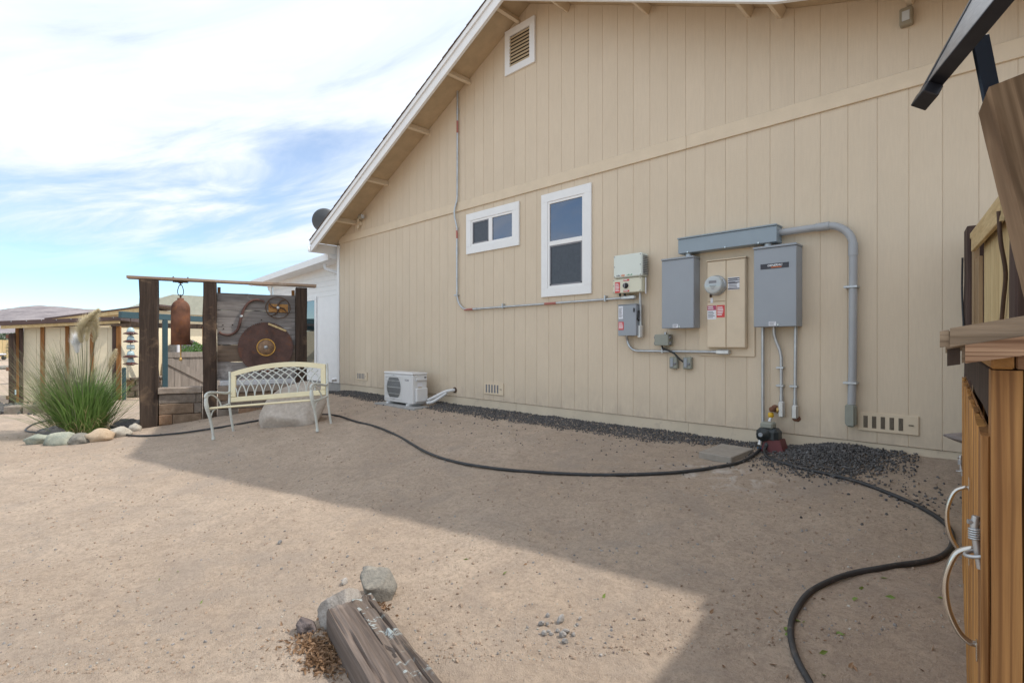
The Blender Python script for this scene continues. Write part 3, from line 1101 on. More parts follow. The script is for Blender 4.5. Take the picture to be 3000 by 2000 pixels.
# satellite dish standing above the addition's roof
dish = thing('satellite_dish', 'dark grey round satellite dish peeking past the white rake board', 'satellite dish', (-11.35, 0.49, 3.12))
bb = B()
bb.tube([(-11.35, 0.49, 3.10), (-11.35, 0.49, 3.95), (-11.33, 0.46, 4.10)], 0.025, 8)
part('mast', bb, 'galv', dish)
bb = B()
prof = [(0.001, 0.0)] + [(0.28 * i / 8, 0.10 * (i / 8) ** 2) for i in range(1, 9)] + [(0.275, 0.108), (0.26 * 0.9, 0.088), (0.12, 0.035), (0.001, 0.018)]
Md = Matrix.Translation((-11.35, 0.47, 4.17)) @ Vector((-0.95, 0.35, 0.35)).to_track_quat('Z', 'Y').to_matrix().to_4x4()
bb.lathe(prof, seg=32, M=Md)
part('reflector', bb, 'dish', dish)
bb = B()
bb.tube([(-11.35, 0.47, 3.92), (-11.65, 0.58, 4.0), (-11.72, 0.61, 4.22)], 0.012, 6)
part('feed_arm', bb, 'galv', dish)


# ------------------------------------------------------------------ equipment on the wall
def strap(parent, x, z, horizontal, r=0.017, y=-0.03):
    b = B()
    if horizontal:
        b.box(x - 0.009, x + 0.009, y - r - 0.004, -0.001, z - r - 0.004, z + r + 0.028, 0.002)
    else:
        b.box(x - r - 0.028, x + r + 0.004, y - r - 0.004, -0.001, z - 0.009, z + 0.009, 0.002)
    return part('strap', b, 'galv', parent)


def coupling(parent, a, b_, r=0.017):
    b = B()
    b.tube([a, b_], r, 10)
    return part('coupling', b, 'galv', parent)


def fitting(parent, x0, x1, z0, z1, y0=-0.062, y1=-0.012, mat='alu'):
    """cast conduit body with a rounded cover"""
    b = B()
    b.box(x0, x1, y0, y1, z0, z1, min(x1 - x0, z1 - z0) * 0.30)
    o = part('conduit_body', b, mat, parent)
    c_ = B()
    d = min(x1 - x0, z1 - z0) * 0.16
    c_.box(x0 + d, x1 - d, y0 - 0.005, y0 - 0.0005, z0 + d, z1 - d, 0.003)
    part('cover', c_, mat, o)
    return o


def label_sheet(parent, x0, x1, z0, z1, y, mat, lines=0, ink='whiteink', margin=0.12, hdr=None):
    b = B()
    b.box(x0, x1, y - 0.0016, y - 0.0004, z0, z1)
    o = part('label_sheet', b, mat, parent)
    if lines:
        l = B()
        r = random.Random(int(abs(x0 * 1e4)) + int(z0 * 1e4))
        h = (z1 - z0) * (1 - 2 * margin) / lines
        for i in range(lines):
            zt = z1 - (z1 - z0) * margin - i * h
            wdt = (x1 - x0) * r.uniform(0.55, 0.82)
            xa = x0 + (x1 - x0) * 0.09
            l.box(xa, xa + wdt, y - 0.0026, y - 0.0017, zt - h * 0.62, zt - h * 0.12)
        part('printed_lines', l, ink, o)
    return o


# long conduit from the eave, down and across to the inverter
cd = thing('long_conduit', 'thin steel conduit dropping from the eave and bending along under the windows', 'conduit', (-6.07, 0, 1.89))
Y = -0.03
path = [(-6.063, Y, 5.37), (-6.063, Y, 4.2), (-6.066, Y, 3.60), (-6.072, Y - 0.004, 3.53), (-6.10, Y - 0.022, 3.42), (-6.104, Y - 0.024, 3.36), (-6.10, Y - 0.02, 3.29), (-6.076, Y - 0.004, 3.16), (-6.071, Y, 3.09), (-6.071, Y, 2.14)]
for i in range(1, 8):
    a = i / 8 * pi / 2
    path.append((-6.071 + 0.24 * (1 - cos(a)), Y, 2.14 - 0.245 * sin(a)))
path += [(-5.82, Y, 1.894), (-5.6, Y, 1.894), (-3.19, Y, 1.901)]
bb = B()
bb.tube(path, 0.0135, 10)
part('pipe', bb, 'galv', cd)
for a, b_ in (((-6.063, Y, 4.73), (-6.063, Y, 4.55)), ((-6.0735, Y - 0.002, 3.13), (-6.071, Y, 2.97)), ((-5.895, Y, 1.894), (-5.71, Y, 1.894)), ((-4.336, Y, 1.898), (-4.146, Y, 1.8985))):
    bb = B()
    bb.tube([a, b_], 0.0152, 10)
    part('red_band', bb, 'red_tape', cd)
for a, b_ in (((-6.071, Y, 2.84), (-6.071, Y, 2.72)), ((-5.70, Y, 1.894), (-5.62, Y, 1.894)), ((-6.063, Y, 4.92), (-6.063, Y, 4.84)), ((-6.071, Y, 3.09), (-6.071, Y, 3.14))):
    coupling(cd, a, b_)
strap(cd, -6.071, 2.12, False)
strap(cd, -5.088, 1.8955, True)
strap(cd, -3.418, 1.9005, True)
fitting(cd, -3.195, -3.015, 1.882, 1.928)

inv = thing('inverter', 'pale two-part solar inverter box with a black rotary switch and red stickers', 'inverter', (-3.07, 0, 1.94))
bb = B()
bb.box(-3.232, -2.876, -0.155, -0.03, 2.112, 2.362, 0.012)
part('upper_case', bb, 'inverter', inv)
bb = B()
bb.box(-3.252, -2.892, -0.135, -0.03, 1.947, 2.108, 0.008)
lo = part('lower_case', bb, 'inverter2', inv)
for i in range(14):
    pass
bb = B()
for i in range(11):
    z = 2.135 + i * 0.019
    bb.box(-2.874, -2.862, -0.14, -0.04, z, z + 0.006)
part('cooling_fin', bb, 'inkgray', inv)
for (x, z, yy) in [(-3.215, 2.345, -0.155), (-3.215, 2.235, -0.155), (-3.215, 2.128, -0.155), (-2.893, 2.345, -0.155), (-2.893, 2.235, -0.155), (-2.893, 2.128, -0.155),
                   (-3.238, 2.092, -0.135), (-3.238, 2.03, -0.135), (-3.238, 1.962, -0.135), (-2.908, 2.092, -0.135), (-2.908, 1.962, -0.135)]:
    bb = B()
    bb.lathe([(0.0055, 0), (0.0055, 0.003)], (x, yy, z), 'y', 8)
    part('screw', bb, 'inkgray', inv)
label_sheet(inv, -3.222, -3.158, 1.953, 2.070, -0.1355, 'red', 6)
label_sheet(inv, -3.112, -3.042, 2.075, 2.095, -0.1355, 'red', 1)
label_sheet(inv, -3.112, -3.042, 1.958, 1.975, -0.1355, 'red', 1)
bb = B()
bb.lathe([(0.030, 0), (0.030, 0.010), (0.026, 0.012), (0.024, 0.03), (0.001, 0.03)], (-3.082, -0.1355, 2.024), 'y', 20)
kb = part('rotary_switch', bb, 'black', inv)
bb = B()
bb.box(-3.090, -3.074, -0.172, -0.166, 2.001, 2.047, 0.002)
part('switch_grip', bb, 'inkgray', kb)
text('solar', 0.026, 'inkgray', inv, (-3.165, -0.1562, 2.138), 0.052)
text('edge', 0.026, 'orange', inv, (-3.108, -0.1562, 2.138), 0.048)
bb = B()
for i in range(4):
    bb.box(-3.06 + i * 0.018, -3.047 + i * 0.018, -0.1565, -0.1552, 2.131, 2.137 + 0.006 * (i % 2))
part('green_mark', bb, plain('green_ink', (0.08, 0.28, 0.10), 0.5), inv)
for x in (-3.19, -3.13):
    bb = B()
    bb.tube([(x, -0.085, 1.947), (x, -0.085, 1.918)], 0.013, 10)
    part('cable_gland', bb, 'black', inv)
bb = B()
bb.box(-2.868, -2.862, -0.10, -0.085, 1.925, 2.10)
part('antenna', bb, 'paper', inv)

c2 = thing('short_conduit', 'short vertical steel conduit beside the small disconnect box', 'conduit', (-2.985, 0, 1.53))
bb = B()
bb.tube([(-2.945, -0.075, 1.945), (-2.945, -0.07, 1.90), (-2.948, -0.06, 1.62)], 0.0135, 10)
part('pipe', bb, 'galv', c2)
coupling(c2, (-2.948, -0.06, 1.64), (-2.948, -0.06, 1.59))
fitting(c2, -2.972, -2.922, 1.455, 1.60, -0.09, -0.03)

dc = thing('disconnect_box', 'small blue-grey disconnect box with white and red stickers under the inverter', 'electrical box', (-3.08, 0, 1.48))
bb = B()
bb.box(-3.191, -2.963, -0.125, -0.002, 1.480, 1.818, 0.005)
part('case', bb, 'graybox', dc)
bb = B()
bb.box(-2.99, -2.981, -0.142, -0.1255, 1.735, 1.778, 0.002)
part('latch', bb, 'black', dc)
bb = B()
bb.tube([(-2.962, -0.06, 1.745), (-2.949, -0.10, 1.745), (-2.949, -0.12, 1.66), (-2.962, -0.06, 1.64)], 0.008, 8)
part('handle', bb, 'black', dc)
label_sheet(dc, -3.182, -3.125, 1.665, 1.803, -0.1255, 'paper', 8, 'inkgray')
label_sheet(dc, -3.182, -3.117, 1.545, 1.633, -0.1255, 'red', 5)
bb = B()
bb.box(-3.19, -2.964, -0.128, -0.002, 1.8185, 1.824, 0.001)
part('top_lip', bb, 'graybox', dc)

c3 = thing('bent_conduit', 'steel conduit curving from under the disconnect box to below the meter panel', 'conduit', (-3.1, 0, 1.32))
path = [(-3.126, -0.05, 1.482), (-3.126, -0.045, 1.45)]
for i in range(0, 8):
    a = i / 7 * pi / 2
    path.append((-3.126 + 0.13 * (1 - cos(a)), -0.035, 1.445 - 0.13 * sin(a)))
path += [(-2.95, -0.035, 1.315), (-2.14, -0.035, 1.314)]
bb = B()
bb.tube(path, 0.0135, 10)
part('pipe', bb, 'galv', c3)
coupling(c3, (-2.17, -0.035, 1.314), (-2.12, -0.035, 1.314))
fitting(c3, -2.13, -1.995, 1.291, 1.337)
strap(c3, -2.70, 1.3145, True, 0.014, -0.035)

pn = thing('grey_panel', 'plain tall grey electrical cabinet left of the meter panel', 'electrical box', (-2.475, 0, 1.55))
bb = B()
bb.box(-2.647, -2.305, -0.155, -0.002, 1.550, 2.240, 0.004)
part('case', bb, 'graybox', pn)
bb = B()
bb.box(-2.650, -2.302, -0.166, -0.002, 2.241, 2.258, 0.003)
part('top_lip', bb, 'graybox', pn)
label_sheet(pn, -2.525, -2.468, 1.556, 1.59, -0.1555, 'paper', 3, 'inkgray')
bb = B()
bb.lathe([(0.006, 0), (0.006, 0.006)], (-2.452, -0.155, 1.566), 'y', 8)
part('screw', bb, 'chrome', pn)

wy = thing('wireway', 'long horizontal blue-grey wireway trough above the panels', 'wireway', (-2.0, 0, 2.3))
bb = B()
bb.box(-2.474, -1.548, -0.145, -0.002, 2.295, 2.437, 0.004)
part('trough', bb, 'graybox2', wy)
bb = B()
bb.box(-2.478, -1.544, -0.156, -0.002, 2.438, 2.452, 0.003)
part('cover_lip', bb, 'graybox2', wy)
for x in (-2.37, -2.0, -1.70):
    bb = B()
    bb.lathe([(0.008, 0), (0.008, 0.008)], (x, -0.145, 2.302), 'y', 8)
    part('screw', bb, 'chrome', wy)
for x in (-2.39, -1.64):
    bb = B()
    bb.tube([(x, -0.08, 2.25), (x, -0.08, 2.30)], 0.034, 14)
    part('nipple', bb, 'galv', wy)

mp = thing('meter_panel', 'beige recessed meter panel with a round glass meter and warning stickers', 'meter panel', (-2.04, 0, 1.27))
bb = B()
bb.box(-2.312, -1.779, -0.016, -0.001, 1.275, 2.302, 0.002)
part('backboard', bb, 'trim_beige', mp)
bb = B()
bb.box(-2.210, -1.840, -0.060, -0.0165, 1.355, 2.195, 0.003)
part('case', bb, 'trim_beige', mp)
bb = B()
bb.box(-2.206, -2.026, -0.072, -0.0605, 1.36, 1.94 - 0.14, 0.003)
part('door', bb, 'trim_beige', mp)
bb = B()
bb.box(-2.206, -2.026, -0.070, -0.0605, 1.805, 2.188, 0.003)
part('meter_cover', bb, 'trim_beige', mp)
bb = B()
bb.box(-2.018, -1.846, -0.072, -0.0605, 1.36, 2.188, 0.003)
part('door', bb, 'trim_beige', mp)
bb = B()
bb.box(-2.214, -1.836, -0.078, -0.0165, 2.196, 2.208, 0.002)
part('top_lip', bb, 'trim_beige', mp)
MC = (-2.112, -0.07, 1.955)
bb = B()
bb.lathe([(0.098, 0), (0.098, 0.02), (0.092, 0.026), (0.088, 0.03)], MC, 'y', 36)
rg = part('meter_ring', bb, 'galv', mp)
bb = B()
bb.lathe([(0.087, 0.0), (0.087, 0.055), (0.083, 0.064), (0.07, 0.068), (0.001, 0.069)], (MC[0], MC[1] - 0.028, MC[2]), 'y', 36)
m3, nt3, b3 = nmat('meter_glass')
b3.inputs['Base Color'].default_value = (0.45, 0.48, 0.48, 1)
b3.inputs['Roughness'].default_value = 0.08
b3.inputs['Coat Weight'].default_value = 0.6
MT['meterglass'] = m3
mg = part('meter_glass', bb, 'meterglass', mp)
bb = B()
bb.box(MC[0] - 0.036, MC[0] + 0.036, -0.1685, -0.1672, 1.972, 1.996)
part('display', bb, 'inkgray', mg)
bb = B()
for i in range(3):
    bb.box(MC[0] - 0.03 + 0.01 * i, MC[0] + 0.035 - 0.01 * i, -0.1683, -0.1672, 1.945 - i * 0.014, 1.95 - i * 0.014)
part('printed_lines', bb, 'inkgray', mg)
bb = B()
bb.box(-2.178, -2.162, -0.088, -0.071, 1.845, 1.875, 0.003)
part('seal', bb, 'brown_iron', mp)
bb = B()
bb.box(-2.172, -2.148, -0.0735, -0.0705, 1.79, 1.838)
part('tag', bb, 'paper', mp)
label_sheet(mp, -2.203, -2.118, 1.72, 1.765, -0.072, 'magenta', 2)
label_sheet(mp, -2.203, -2.118, 1.632, 1.719, -0.072, 'paper', 5, 'inkgray')
label_sheet(mp, -2.112, -2.034, 1.648, 1.765, -0.072, 'red', 6)
label_sheet(mp, -2.003, -1.896, 1.905, 2.022, -0.072, 'paper', 7, 'inkgray')
bb = B()
for z in (2.008, 1.988, 1.968, 1.91):
    bb.box(-2.003, -1.896, -0.0752, -0.0738, z, z + 0.008)
part('printed_bands', bb, 'ink', mp)

gn = thing('transfer_switch', 'grey transfer switch cabinet with a black name plate, right of the meter', 'electrical box', (-1.56, 0, 1.55))
bb = B()
bb.box(-1.733, -1.382, -0.17, -0.002, 1.545, 2.240, 0.004)
part('case', bb, 'graybox', gn)
bb = B()
bb.box(-1.737, -1.378, -0.182, -0.002, 2.241, 2.260, 0.003)
part('top_lip', bb, 'graybox', gn)
bb = B()
bb.box(-1.674, -1.441, -0.1735, -0.1705, 2.056, 2.101, 0.001)
np_ = part('name_plate', bb, 'navy', gn)
text('GENERAC', 0.024, 'whiteink', gn, (-1.555, -0.1742, 2.0835), 0.125, 0.25)
bb = B()
bb.box(-1.585, -1.50, -0.1748, -0.1736, 2.064, 2.070)
part('orange_underline', bb, 'orange', np_)
label_sheet(gn, -1.605, -1.545, 1.553, 1.59, -0.1705, 'paper', 3, 'inkgray')
bb = B()
bb.lathe([(0.006, 0), (0.006, 0.006)], (-1.528, -0.17, 1.562), 'y', 8)
part('screw', bb, 'chrome', gn)

for (lab, pts_, lb) in (
        ('straight thin steel conduit left of three under the transfer switch, running to the ground', [(-1.70, -0.035, 1.548), (-1.70, -0.035, 0.62)], None),
        ('offset steel conduit, middle of three under the transfer switch, ending in a cast fitting', [(-1.60, -0.05, 1.548), (-1.598, -0.046, 1.48), (-1.585, -0.04, 1.42), (-1.556, -0.035, 1.34), (-1.543, -0.035, 1.27), (-1.541, -0.035, 0.89)], (-1.566, -1.514, 0.738, 0.885)),
        ('straight steel conduit right of three under the transfer switch, with a rusty stained fitting', [(-1.425, -0.035, 1.548), (-1.43, -0.035, 0.86)], (-1.455, -1.405, 0.735, 0.86))):
    cc = thing('conduit', lab, 'conduit', (pts_[-1][0], 0, pts_[-1][2]), group='conduits under the transfer switch')
    bb = B()
    bb.tube(pts_, 0.0145, 10)
    part('pipe', bb, 'galv', cc)
    if lb:
        x = pts_[-1][0]
        coupling(cc, (x, -0.035, lb[3] + 0.05), (x, -0.035, lb[3] - 0.005), 0.018)
        fitting(cc, *lb)
        strap(cc, x, 1.02, False, 0.0145, -0.035)
        if lb[0] < -1.5:
            strap(cc, x, 1.18, False, 0.0145, -0.035)
        else:
            bb = B()
            bb.rock((x + 0.003, -0.0025, 0.735), (0.036, 0.0022, 0.03), 3, 2)
            part('rust_stain', bb, 'rust', cc)

jb = thing('junction_box', 'grey-green plastic junction box with a black cable under the left panel', 'junction box', (-2.68, 0, 1.37))
bb = B()
bb.box(-2.763, -2.603, -0.10, -0.002, 1.374, 1.490, 0.006)
part('case', bb, 'greengray', jb)
for x in (-2.768, -2.598):
    for z in (1.40, 1.46):
        bb = B()
        bb.box(x - 0.008, x + 0.008, -0.085, -0.05, z - 0.012, z + 0.012, 0.003)
        part('latch', bb, 'inkgray', jb)
bb = B()
bb.tube([(-2.66, -0.05, 1.49), (-2.66, -0.05, 1.515)], 0.014, 10)
part('gland', bb, 'galv', jb)
bb = B()
bb.tube([(-2.70, -0.05, 1.374), (-2.69, -0.06, 1.345), (-2.62, -0.065, 1.325), (-2.56, -0.06, 1.295), (-2.50, -0.05, 1.235), (-2.46, -0.04, 1.205)], 0.009, 8)
part('cable', bb, 'black', jb)
for i, (x0, x1, lab) in enumerate(((-2.621, -2.532, 'grey weatherproof outlet, the left of the pair below the junction box'), (-2.471, -2.382, 'grey weatherproof outlet where the black cable ends, right of the pair'))):
    ot = thing('outlet', lab, 'outlet', ((x0 + x1) / 2, 0, 1.137), group='weatherproof outlets')
    bb = B()
    bb.box(x0, x1, -0.05, -0.002, 1.137, 1.258, 0.008)
    part('case', bb, 'greengray', ot)
    bb = B()
    bb.box(x0 + 0.014, x0 + 0.048, -0.058, -0.0505, 1.155, 1.245, 0.006)
    part('flap_cover', bb, 'graybox', ot)
    bb = B()
    bb.lathe([(0.012, 0), (0.012, 0.010), (0.001, 0.012)], (x1 - 0.022, -0.05, 1.19), 'y', 12)
    part('knob', bb, 'inkgray', ot)

bg_ = thing('wide_conduit', 'thick grey conduit with a sweeping bend right of the electrical boxes', 'conduit', (-1.0, 0, 0.72))
Y = -0.06
path = [(-1.548, Y, 2.385), (-1.25, Y, 2.385)]
for i in range(0, 12):
    a = i / 11 * pi / 2
    path.append((-1.18 + 0.19 * sin(a), Y, 2.195 + 0.19 * cos(a)))
path += [(-0.99, Y, 1.9), (-0.993, Y, 1.2), (-1.0, Y, 0.90)]
bb = B()
bb.tube(path, 0.031, 16)
part('pipe', bb, 'pvc', bg_)
for a, b_ in (((-1.26, Y, 2.385), (-1.16, Y, 2.385)), ((-0.99, Y, 2.215), (-0.99, Y, 2.115))):
    coupling(bg_, a, b_, 0.0355).data.materials[0] = MT['pvc']
strap(bg_, -0.991, 1.86, False, 0.032, Y)
strap(bg_, -0.996, 1.075, False, 0.032, Y)
fitting(bg_, -1.045, -0.965, 0.715, 0.91, -0.10, -0.02, 'greengray')

hb_ = thing('hose_bib', 'rusty brass hose bib on the wall with a yellow collar and white riser', 'tap', (-1.62, 0, 0.75))
bb = B()
bb.lathe([(0.034, 0), (0.034, 0.008), (0.016, 0.012), (0.016, 0.05), (0.024, 0.055), (0.024, 0.095), (0.012, 0.10)], (-1.605, -0.002, 0.808), 'y', 16)
part('spout', bb, 'rust', hb_)
bb = B()
bb.lathe([(0.022, 0), (0.030, 0.012), (0.022, 0.024)], (-1.578, -0.05, 0.80), 'x', 12)
part('handwheel', bb, 'brass', hb_)
bb = B()
bb.lathe([(0.020, 0), (0.024, 0.008), (0.024, 0.034), (0.018, 0.042)], (-1.618, -0.075, 0.735), 'z', 14)
part('collar', bb, 'yellow', hb_)
bb = B()
bb.tube([(-1.618, -0.075, 0.735), (-1.625, -0.09, 0.70), (-1.628, -0.105, 0.63)], 0.012, 10)
part('riser', bb, 'paper', hb_)

pu = thing('pump', 'black garden pump housing on a flared dark red base at the wall', 'pump', (-1.60, -0.17, 0.45))
M = Matrix.Translation((-1.56, -0.17, 0.44))
bb = B()
bb.prism([(-0.10, 0), (0.10, 0), (0.068, 0.12), (-0.055, 0.12)], -0.07, 0.07, 'y', M)
part('base', bb, 'redbase', pu)
M = Matrix.Translation((-1.61, -0.17, 0.53))
bb = B()
bb.box(-0.085, 0.10, -0.075, 0.075, 0.0, 0.125, 0.03, M)
part('housing', bb, 'pumpbody', pu)
bb = B()
bb.box(-0.05, 0.055, -0.06, 0.05, 0.12, 0.175, 0.012, M)
part('cap', bb, 'greengray', pu)
bb = B()
bb.lathe([(0.058, 0), (0.055, 0.02), (0.028, 0.026), (0.026, 0.05), (0.015, 0.056), (0.001, 0.056)], (-1.625, -0.243, 0.60), 'y', 20)
part('dial', bb, 'pumpbody', pu)
bb = B()
bb.lathe([(0.018, 0), (0.018, 0.008)], (-1.63, -0.299, 0.605), 'y', 14)
part('dial_button', bb, 'graybox', pu)
for x, mt in ((-1.655, 'alu'), (-1.60, 'pumpbody')):
    bb = B()
    bb.tube([(x, -0.21, 0.55), (x - 0.004, -0.235, 0.50)], 0.020, 12)
    part('outlet', bb, mt, pu)
bb = B()
bb.tube([(-1.66, -0.232, 0.478), (-1.66, -0.237, 0.468)], 0.019, 12)
part('blue_ring', bb, 'blue', pu)


def smooth_path(pts, n=8):
    pts = [Vector(p) for p in pts]
    out = []
    P = [2 * pts[0] - pts[1]] + pts + [2 * pts[-1] - pts[-2]]
    for i in range(1, len(P) - 2):
        p0, p1, p2, p3 = P[i - 1], P[i], P[i + 1], P[i + 2]
        for k in range(n):
            t = k / n
            out.append(0.5 * ((2 * p1) + (p2 - p0) * t + (2 * p0 - 5 * p1 + 4 * p2 - p3) * t * t + (3 * p1 - p0 - 3 * p2 + p3) * t ** 3))
    out.append(pts[-1])
    return out


HR = 0.0135


def hose(name, label, xy, start):
    pts = [Vector(s_) for s_ in start]
    for p in xy:
        pts.append(Vector((p[0], p[1], gz(p[0], p[1]) + HR * 0.9)))
    sp = smooth_path(pts, 8)
    ns = len(start) * 8
    raw = [gz(p.x, p.y) for p in sp]
    for i, p in enumerate(sp):
        seg_ = raw[max(0, i - 7):i + 8]
        lo_ = sum(seg_) / len(seg_) + HR * 1.05
        if i >= ns:
            p.z = lo_
        p.z = max(p.z, lo_)
    bb = B()
    bb.tube(sp, HR, 10)
    return solo(name, bb, 'rubber', label, 'hose', (pts[-1].x, pts[-1].y, pts[-1].z))


hose('garden_hose', 'long black garden hose snaking from the pump past the bench to the pampas grass',
     [(-1.668, -0.62), (-1.80, -0.86), (-1.99, -1.09), (-2.29, -1.345), (-2.65, -1.54), (-3.224, -1.757), (-3.8, -1.862), (-4.404, -1.815), (-5.287, -1.564), (-6.059, -1.42), (-6.578, -1.417), (-7.25, -1.34), (-7.75, -1.45), (-8.25, -2.0), (-8.42, -2.62), (-8.669, -3.141), (-9.033, -3.478), (-9.668, -3.598), (-10.1, -3.60), (-10.35, -3.72), (-10.55, -3.88),
      (-11.7, -3.65), (-12.6, -3.75), (-12.9, -4.0), (-12.5, -4.32), (-11.869, -4.483), (-11.367, -4.515), (-11.022, -4.407), (-10.738, -4.227)],
     [(-1.66, -0.237, 0.478), (-1.655, -0.30, 0.452)])
hose('garden_hose', 'black garden hose looping from the pump past the cabinet to the near edge',
     [(-1.50, -0.44), (-1.25, -0.57), (-0.868, -0.67), (-0.647, -0.80), (-0.448, -0.969), (-0.325, -1.138), (-0.277, -1.308), (-0.276, -1.509), (-0.343, -1.678), (-0.488, -1.845), (-0.631, -2.016), (-0.725, -2.245), (-0.737, -2.467), (-0.715, -2.61), (-0.655, -2.75), (-0.572, -2.87), (-0.45, -3.05), (-0.3, -3.4)],
     [(-1.604, -0.235, 0.50), (-1.60, -0.29, 0.462)])

# flood light and security light under the roof
fl = thing('flood_light', 'square bronze flood light high on the beige wall at upper right', 'light', (-0.64, 0, 3.85))
bb = B()
bb.box(-0.684, -0.602, -0.06, -0.002, 3.855, 3.99, 0.008)
part('housing', bb, 'bronze', fl)
bb = B()
bb.box(-0.668, -0.62, -0.064, -0.0605, 3.885, 3.96, 0.002)
part('lens', bb, 'lens', fl)
sl_ = thing('security_light', 'small swivel lamp under the left end of the eave', 'light', (-8.9, 0, 3.6))
bb = B()
bb.lathe([(0.05, 0), (0.045, 0.03), (0.02, 0.04)], (-8.93, -0.002, 3.66), 'y', 14)
part('base', bb, 'trim_beige', sl_)
bb = B()
bb.tube([(-8.93, -0.03, 3.66), (-8.90, -0.08, 3.68), (-8.84, -0.10, 3.72)], 0.014, 8)
part('arm', bb, 'trim_beige', sl_)
bb = B()
bb.cbox((-8.76, -0.10, 3.735), (0.12, 0.08, 0.085), 0.2, 0.02)
part('lamp_head', bb, 'bronze', sl_)
bb = B()
bb.cbox((-8.705, -0.095, 3.735), (0.012, 0.06, 0.065), 0.2, 0.004)
part('lens', bb, 'lens', sl_)
bb = B()
bb.tube([(-8.93, -0.045, 3.64), (-8.955, -0.05, 3.58), (-8.94, -0.05, 3.55)], 0.022, 8)
part('sensor', bb, 'trim_beige', sl_)
bb = B()
bb.tube([(-8.93, -0.02, 3.70), (-9.05, -0.012, 3.80), (-9.3, -0.012, 3.70), (-9.7, -0.01, 3.52)], 0.006, 6)
part('cable', bb, 'dark_gap', sl_)

# ------------------------------------------------------------------ outdoor unit on its slab
acs = solo('concrete_pad', B().box(-7.55, -6.44, -0.55, -0.12, 0.36, 0.438, 0.012), 'concrete', 'thin grey concrete pad under the white outdoor unit', 'slab', (-7.0, -0.33, 0.36))
ac = thing('outdoor_unit', 'small white air conditioner outdoor unit standing on a concrete pad', 'air conditioner', (-7.0, -0.33, 0.438))
ax0, ax1, ay0, ay1, az0, az1 = -7.397, -6.60, -0.46, -0.19, 0.472, 0.946
bb = B()
bb.box(ax0, ax1, ay0, ay1, az0, az1 - 0.035, 0.012)
part('cabinet', bb, 'acwhite', ac)
bb = B()
bb.box(ax0 - 0.006, ax1 + 0.006, ay0 - 0.006, ay1 + 0.006, az1 - 0.034, az1, 0.012)
part('top_panel', bb, 'acwhite', ac)
bb = B()
fx0, fx1 = ax0 + 0.035, ax0 + 0.515
bb.box(fx0, fx1, ay0 - 0.008, ay0 - 0.0005, az0 + 0.045, az0 + 0.075, 0.003)
bb.box(fx0, fx1, ay0 - 0.008, ay0 - 0.0005, az1 - 0.085, az1 - 0.055, 0.003)
bb.box(fx0, fx0 + 0.03, ay0 - 0.008, ay0 - 0.0005, az0 + 0.075, az1 - 0.085, 0.003)
bb.box(fx1 - 0.03, fx1, ay0 - 0.008, ay0 - 0.0005, az0 + 0.075, az1 - 0.085, 0.003)
gr = part('fan_grille', bb, 'acwhite', ac)
fcx, fcz = (fx0 + fx1) / 2 + 0.01, (az0 + az1) / 2 - 0.005
bb = B()
bb.lathe([(0.192, 0.0), (0.192, 0.003), (0.001, 0.003)], (fcx, ay0 - 0.0008, fcz), 'y', 40)
part('fan_opening', bb, 'acgrille', gr)
bb = B()
for i in range(26):
    z = fcz - 0.185 + i * 0.0148
    w = math.sqrt(max(0.0, 0.2 ** 2 - (z - fcz) ** 2))
    if w > 0.03:
        bb.box(fcx - w, fcx + w, ay0 - 0.0085, ay0 - 0.0055, z, z + 0.003)
part('guard_wires', bb, plain('grille_wire', (0.38, 0.39, 0.39), 0.5), gr)
for z in (fcz - 0.10, fcz, fcz + 0.10):
    bb = B()
    bb.box(fx0 + 0.03, fx1 - 0.03, ay0 - 0.012, ay0 - 0.0088, z, z + 0.007)
    part('guard_bar', bb, plain('grille_bar', (0.55, 0.56, 0.55), 0.5), gr)
text('TGW', 0.045, 'inkgray', ac, (ax1 - 0.155, ay0 - 0.001, az1 - 0.118), 0.115)
bb = B()
bb.box(ax1 + 0.0005, ax1 + 0.03, ay0 + 0.055, ay1 - 0.02, az1 - 0.12, az1 - 0.085, 0.006)
part('grip_recess', bb, 'acwhite', ac)
bb = B()
bb.box(ax1 + 0.0005, ax1 + 0.045, ay0 + 0.04, ay1 - 0.015, az0 + 0.03, az0 + 0.245, 0.014)
part('valve_cover', bb, 'acwhite', ac)
bb = B()
bb.box(ax1 + 0.0005, ax1 + 0.002, ay0 + 0.09, ay0 + 0.18, az1 - 0.21, az1 - 0.15)
part('rating_label', bb, 'paper', ac)
bb = B()
bb.box(ax1 + 0.0005, ax1 + 0.002, ay0 + 0.10, ay0 + 0.17, az1 - 0.275, az1 - 0.215)
part('rating_label', bb, 'skirt', ac)
bb = B()
bb.box(ax1 + 0.0005, ax1 + 0.002, ay0 + 0.215, ay0 + 0.25, az1 - 0.10, az1 - 0.065)
part('black_sticker', bb, 'black', ac)
for x in (ax0 + 0.10, ax1 - 0.14):
    bb = B()
    bb.box(x, x + 0.06, ay0 - 0.03, ay1 + 0.03, 0.438, 0.4715, 0.004)
    part('foot', bb, 'acwhite', ac)
ls = thing('line_set', 'white insulated pipes running from the outdoor unit into the wall', 'pipes', (-6.3, -0.1, 0.55))
for pts_ in ([(-6.53, -0.22, 0.53), (-6.42, -0.20, 0.575), (-6.26, -0.12, 0.66), (-6.19, -0.06, 0.685), (-6.16, 0.0, 0.69)], [(-6.53, -0.24, 0.485), (-6.42, -0.21, 0.51), (-6.30, -0.14, 0.595), (-6.23, -0.10, 0.65)]):
    bb = B()
    bb.tube(smooth_path(pts_, 4), 0.024, 10)
    part('pipe', bb, 'acwhite', ls)
bb = B()
bb.lathe([(0.045, 0), (0.042, 0.012)], (-6.155, -0.001, 0.69), 'y', 16)
part('wall_hole', bb, 'brown_iron', ls)

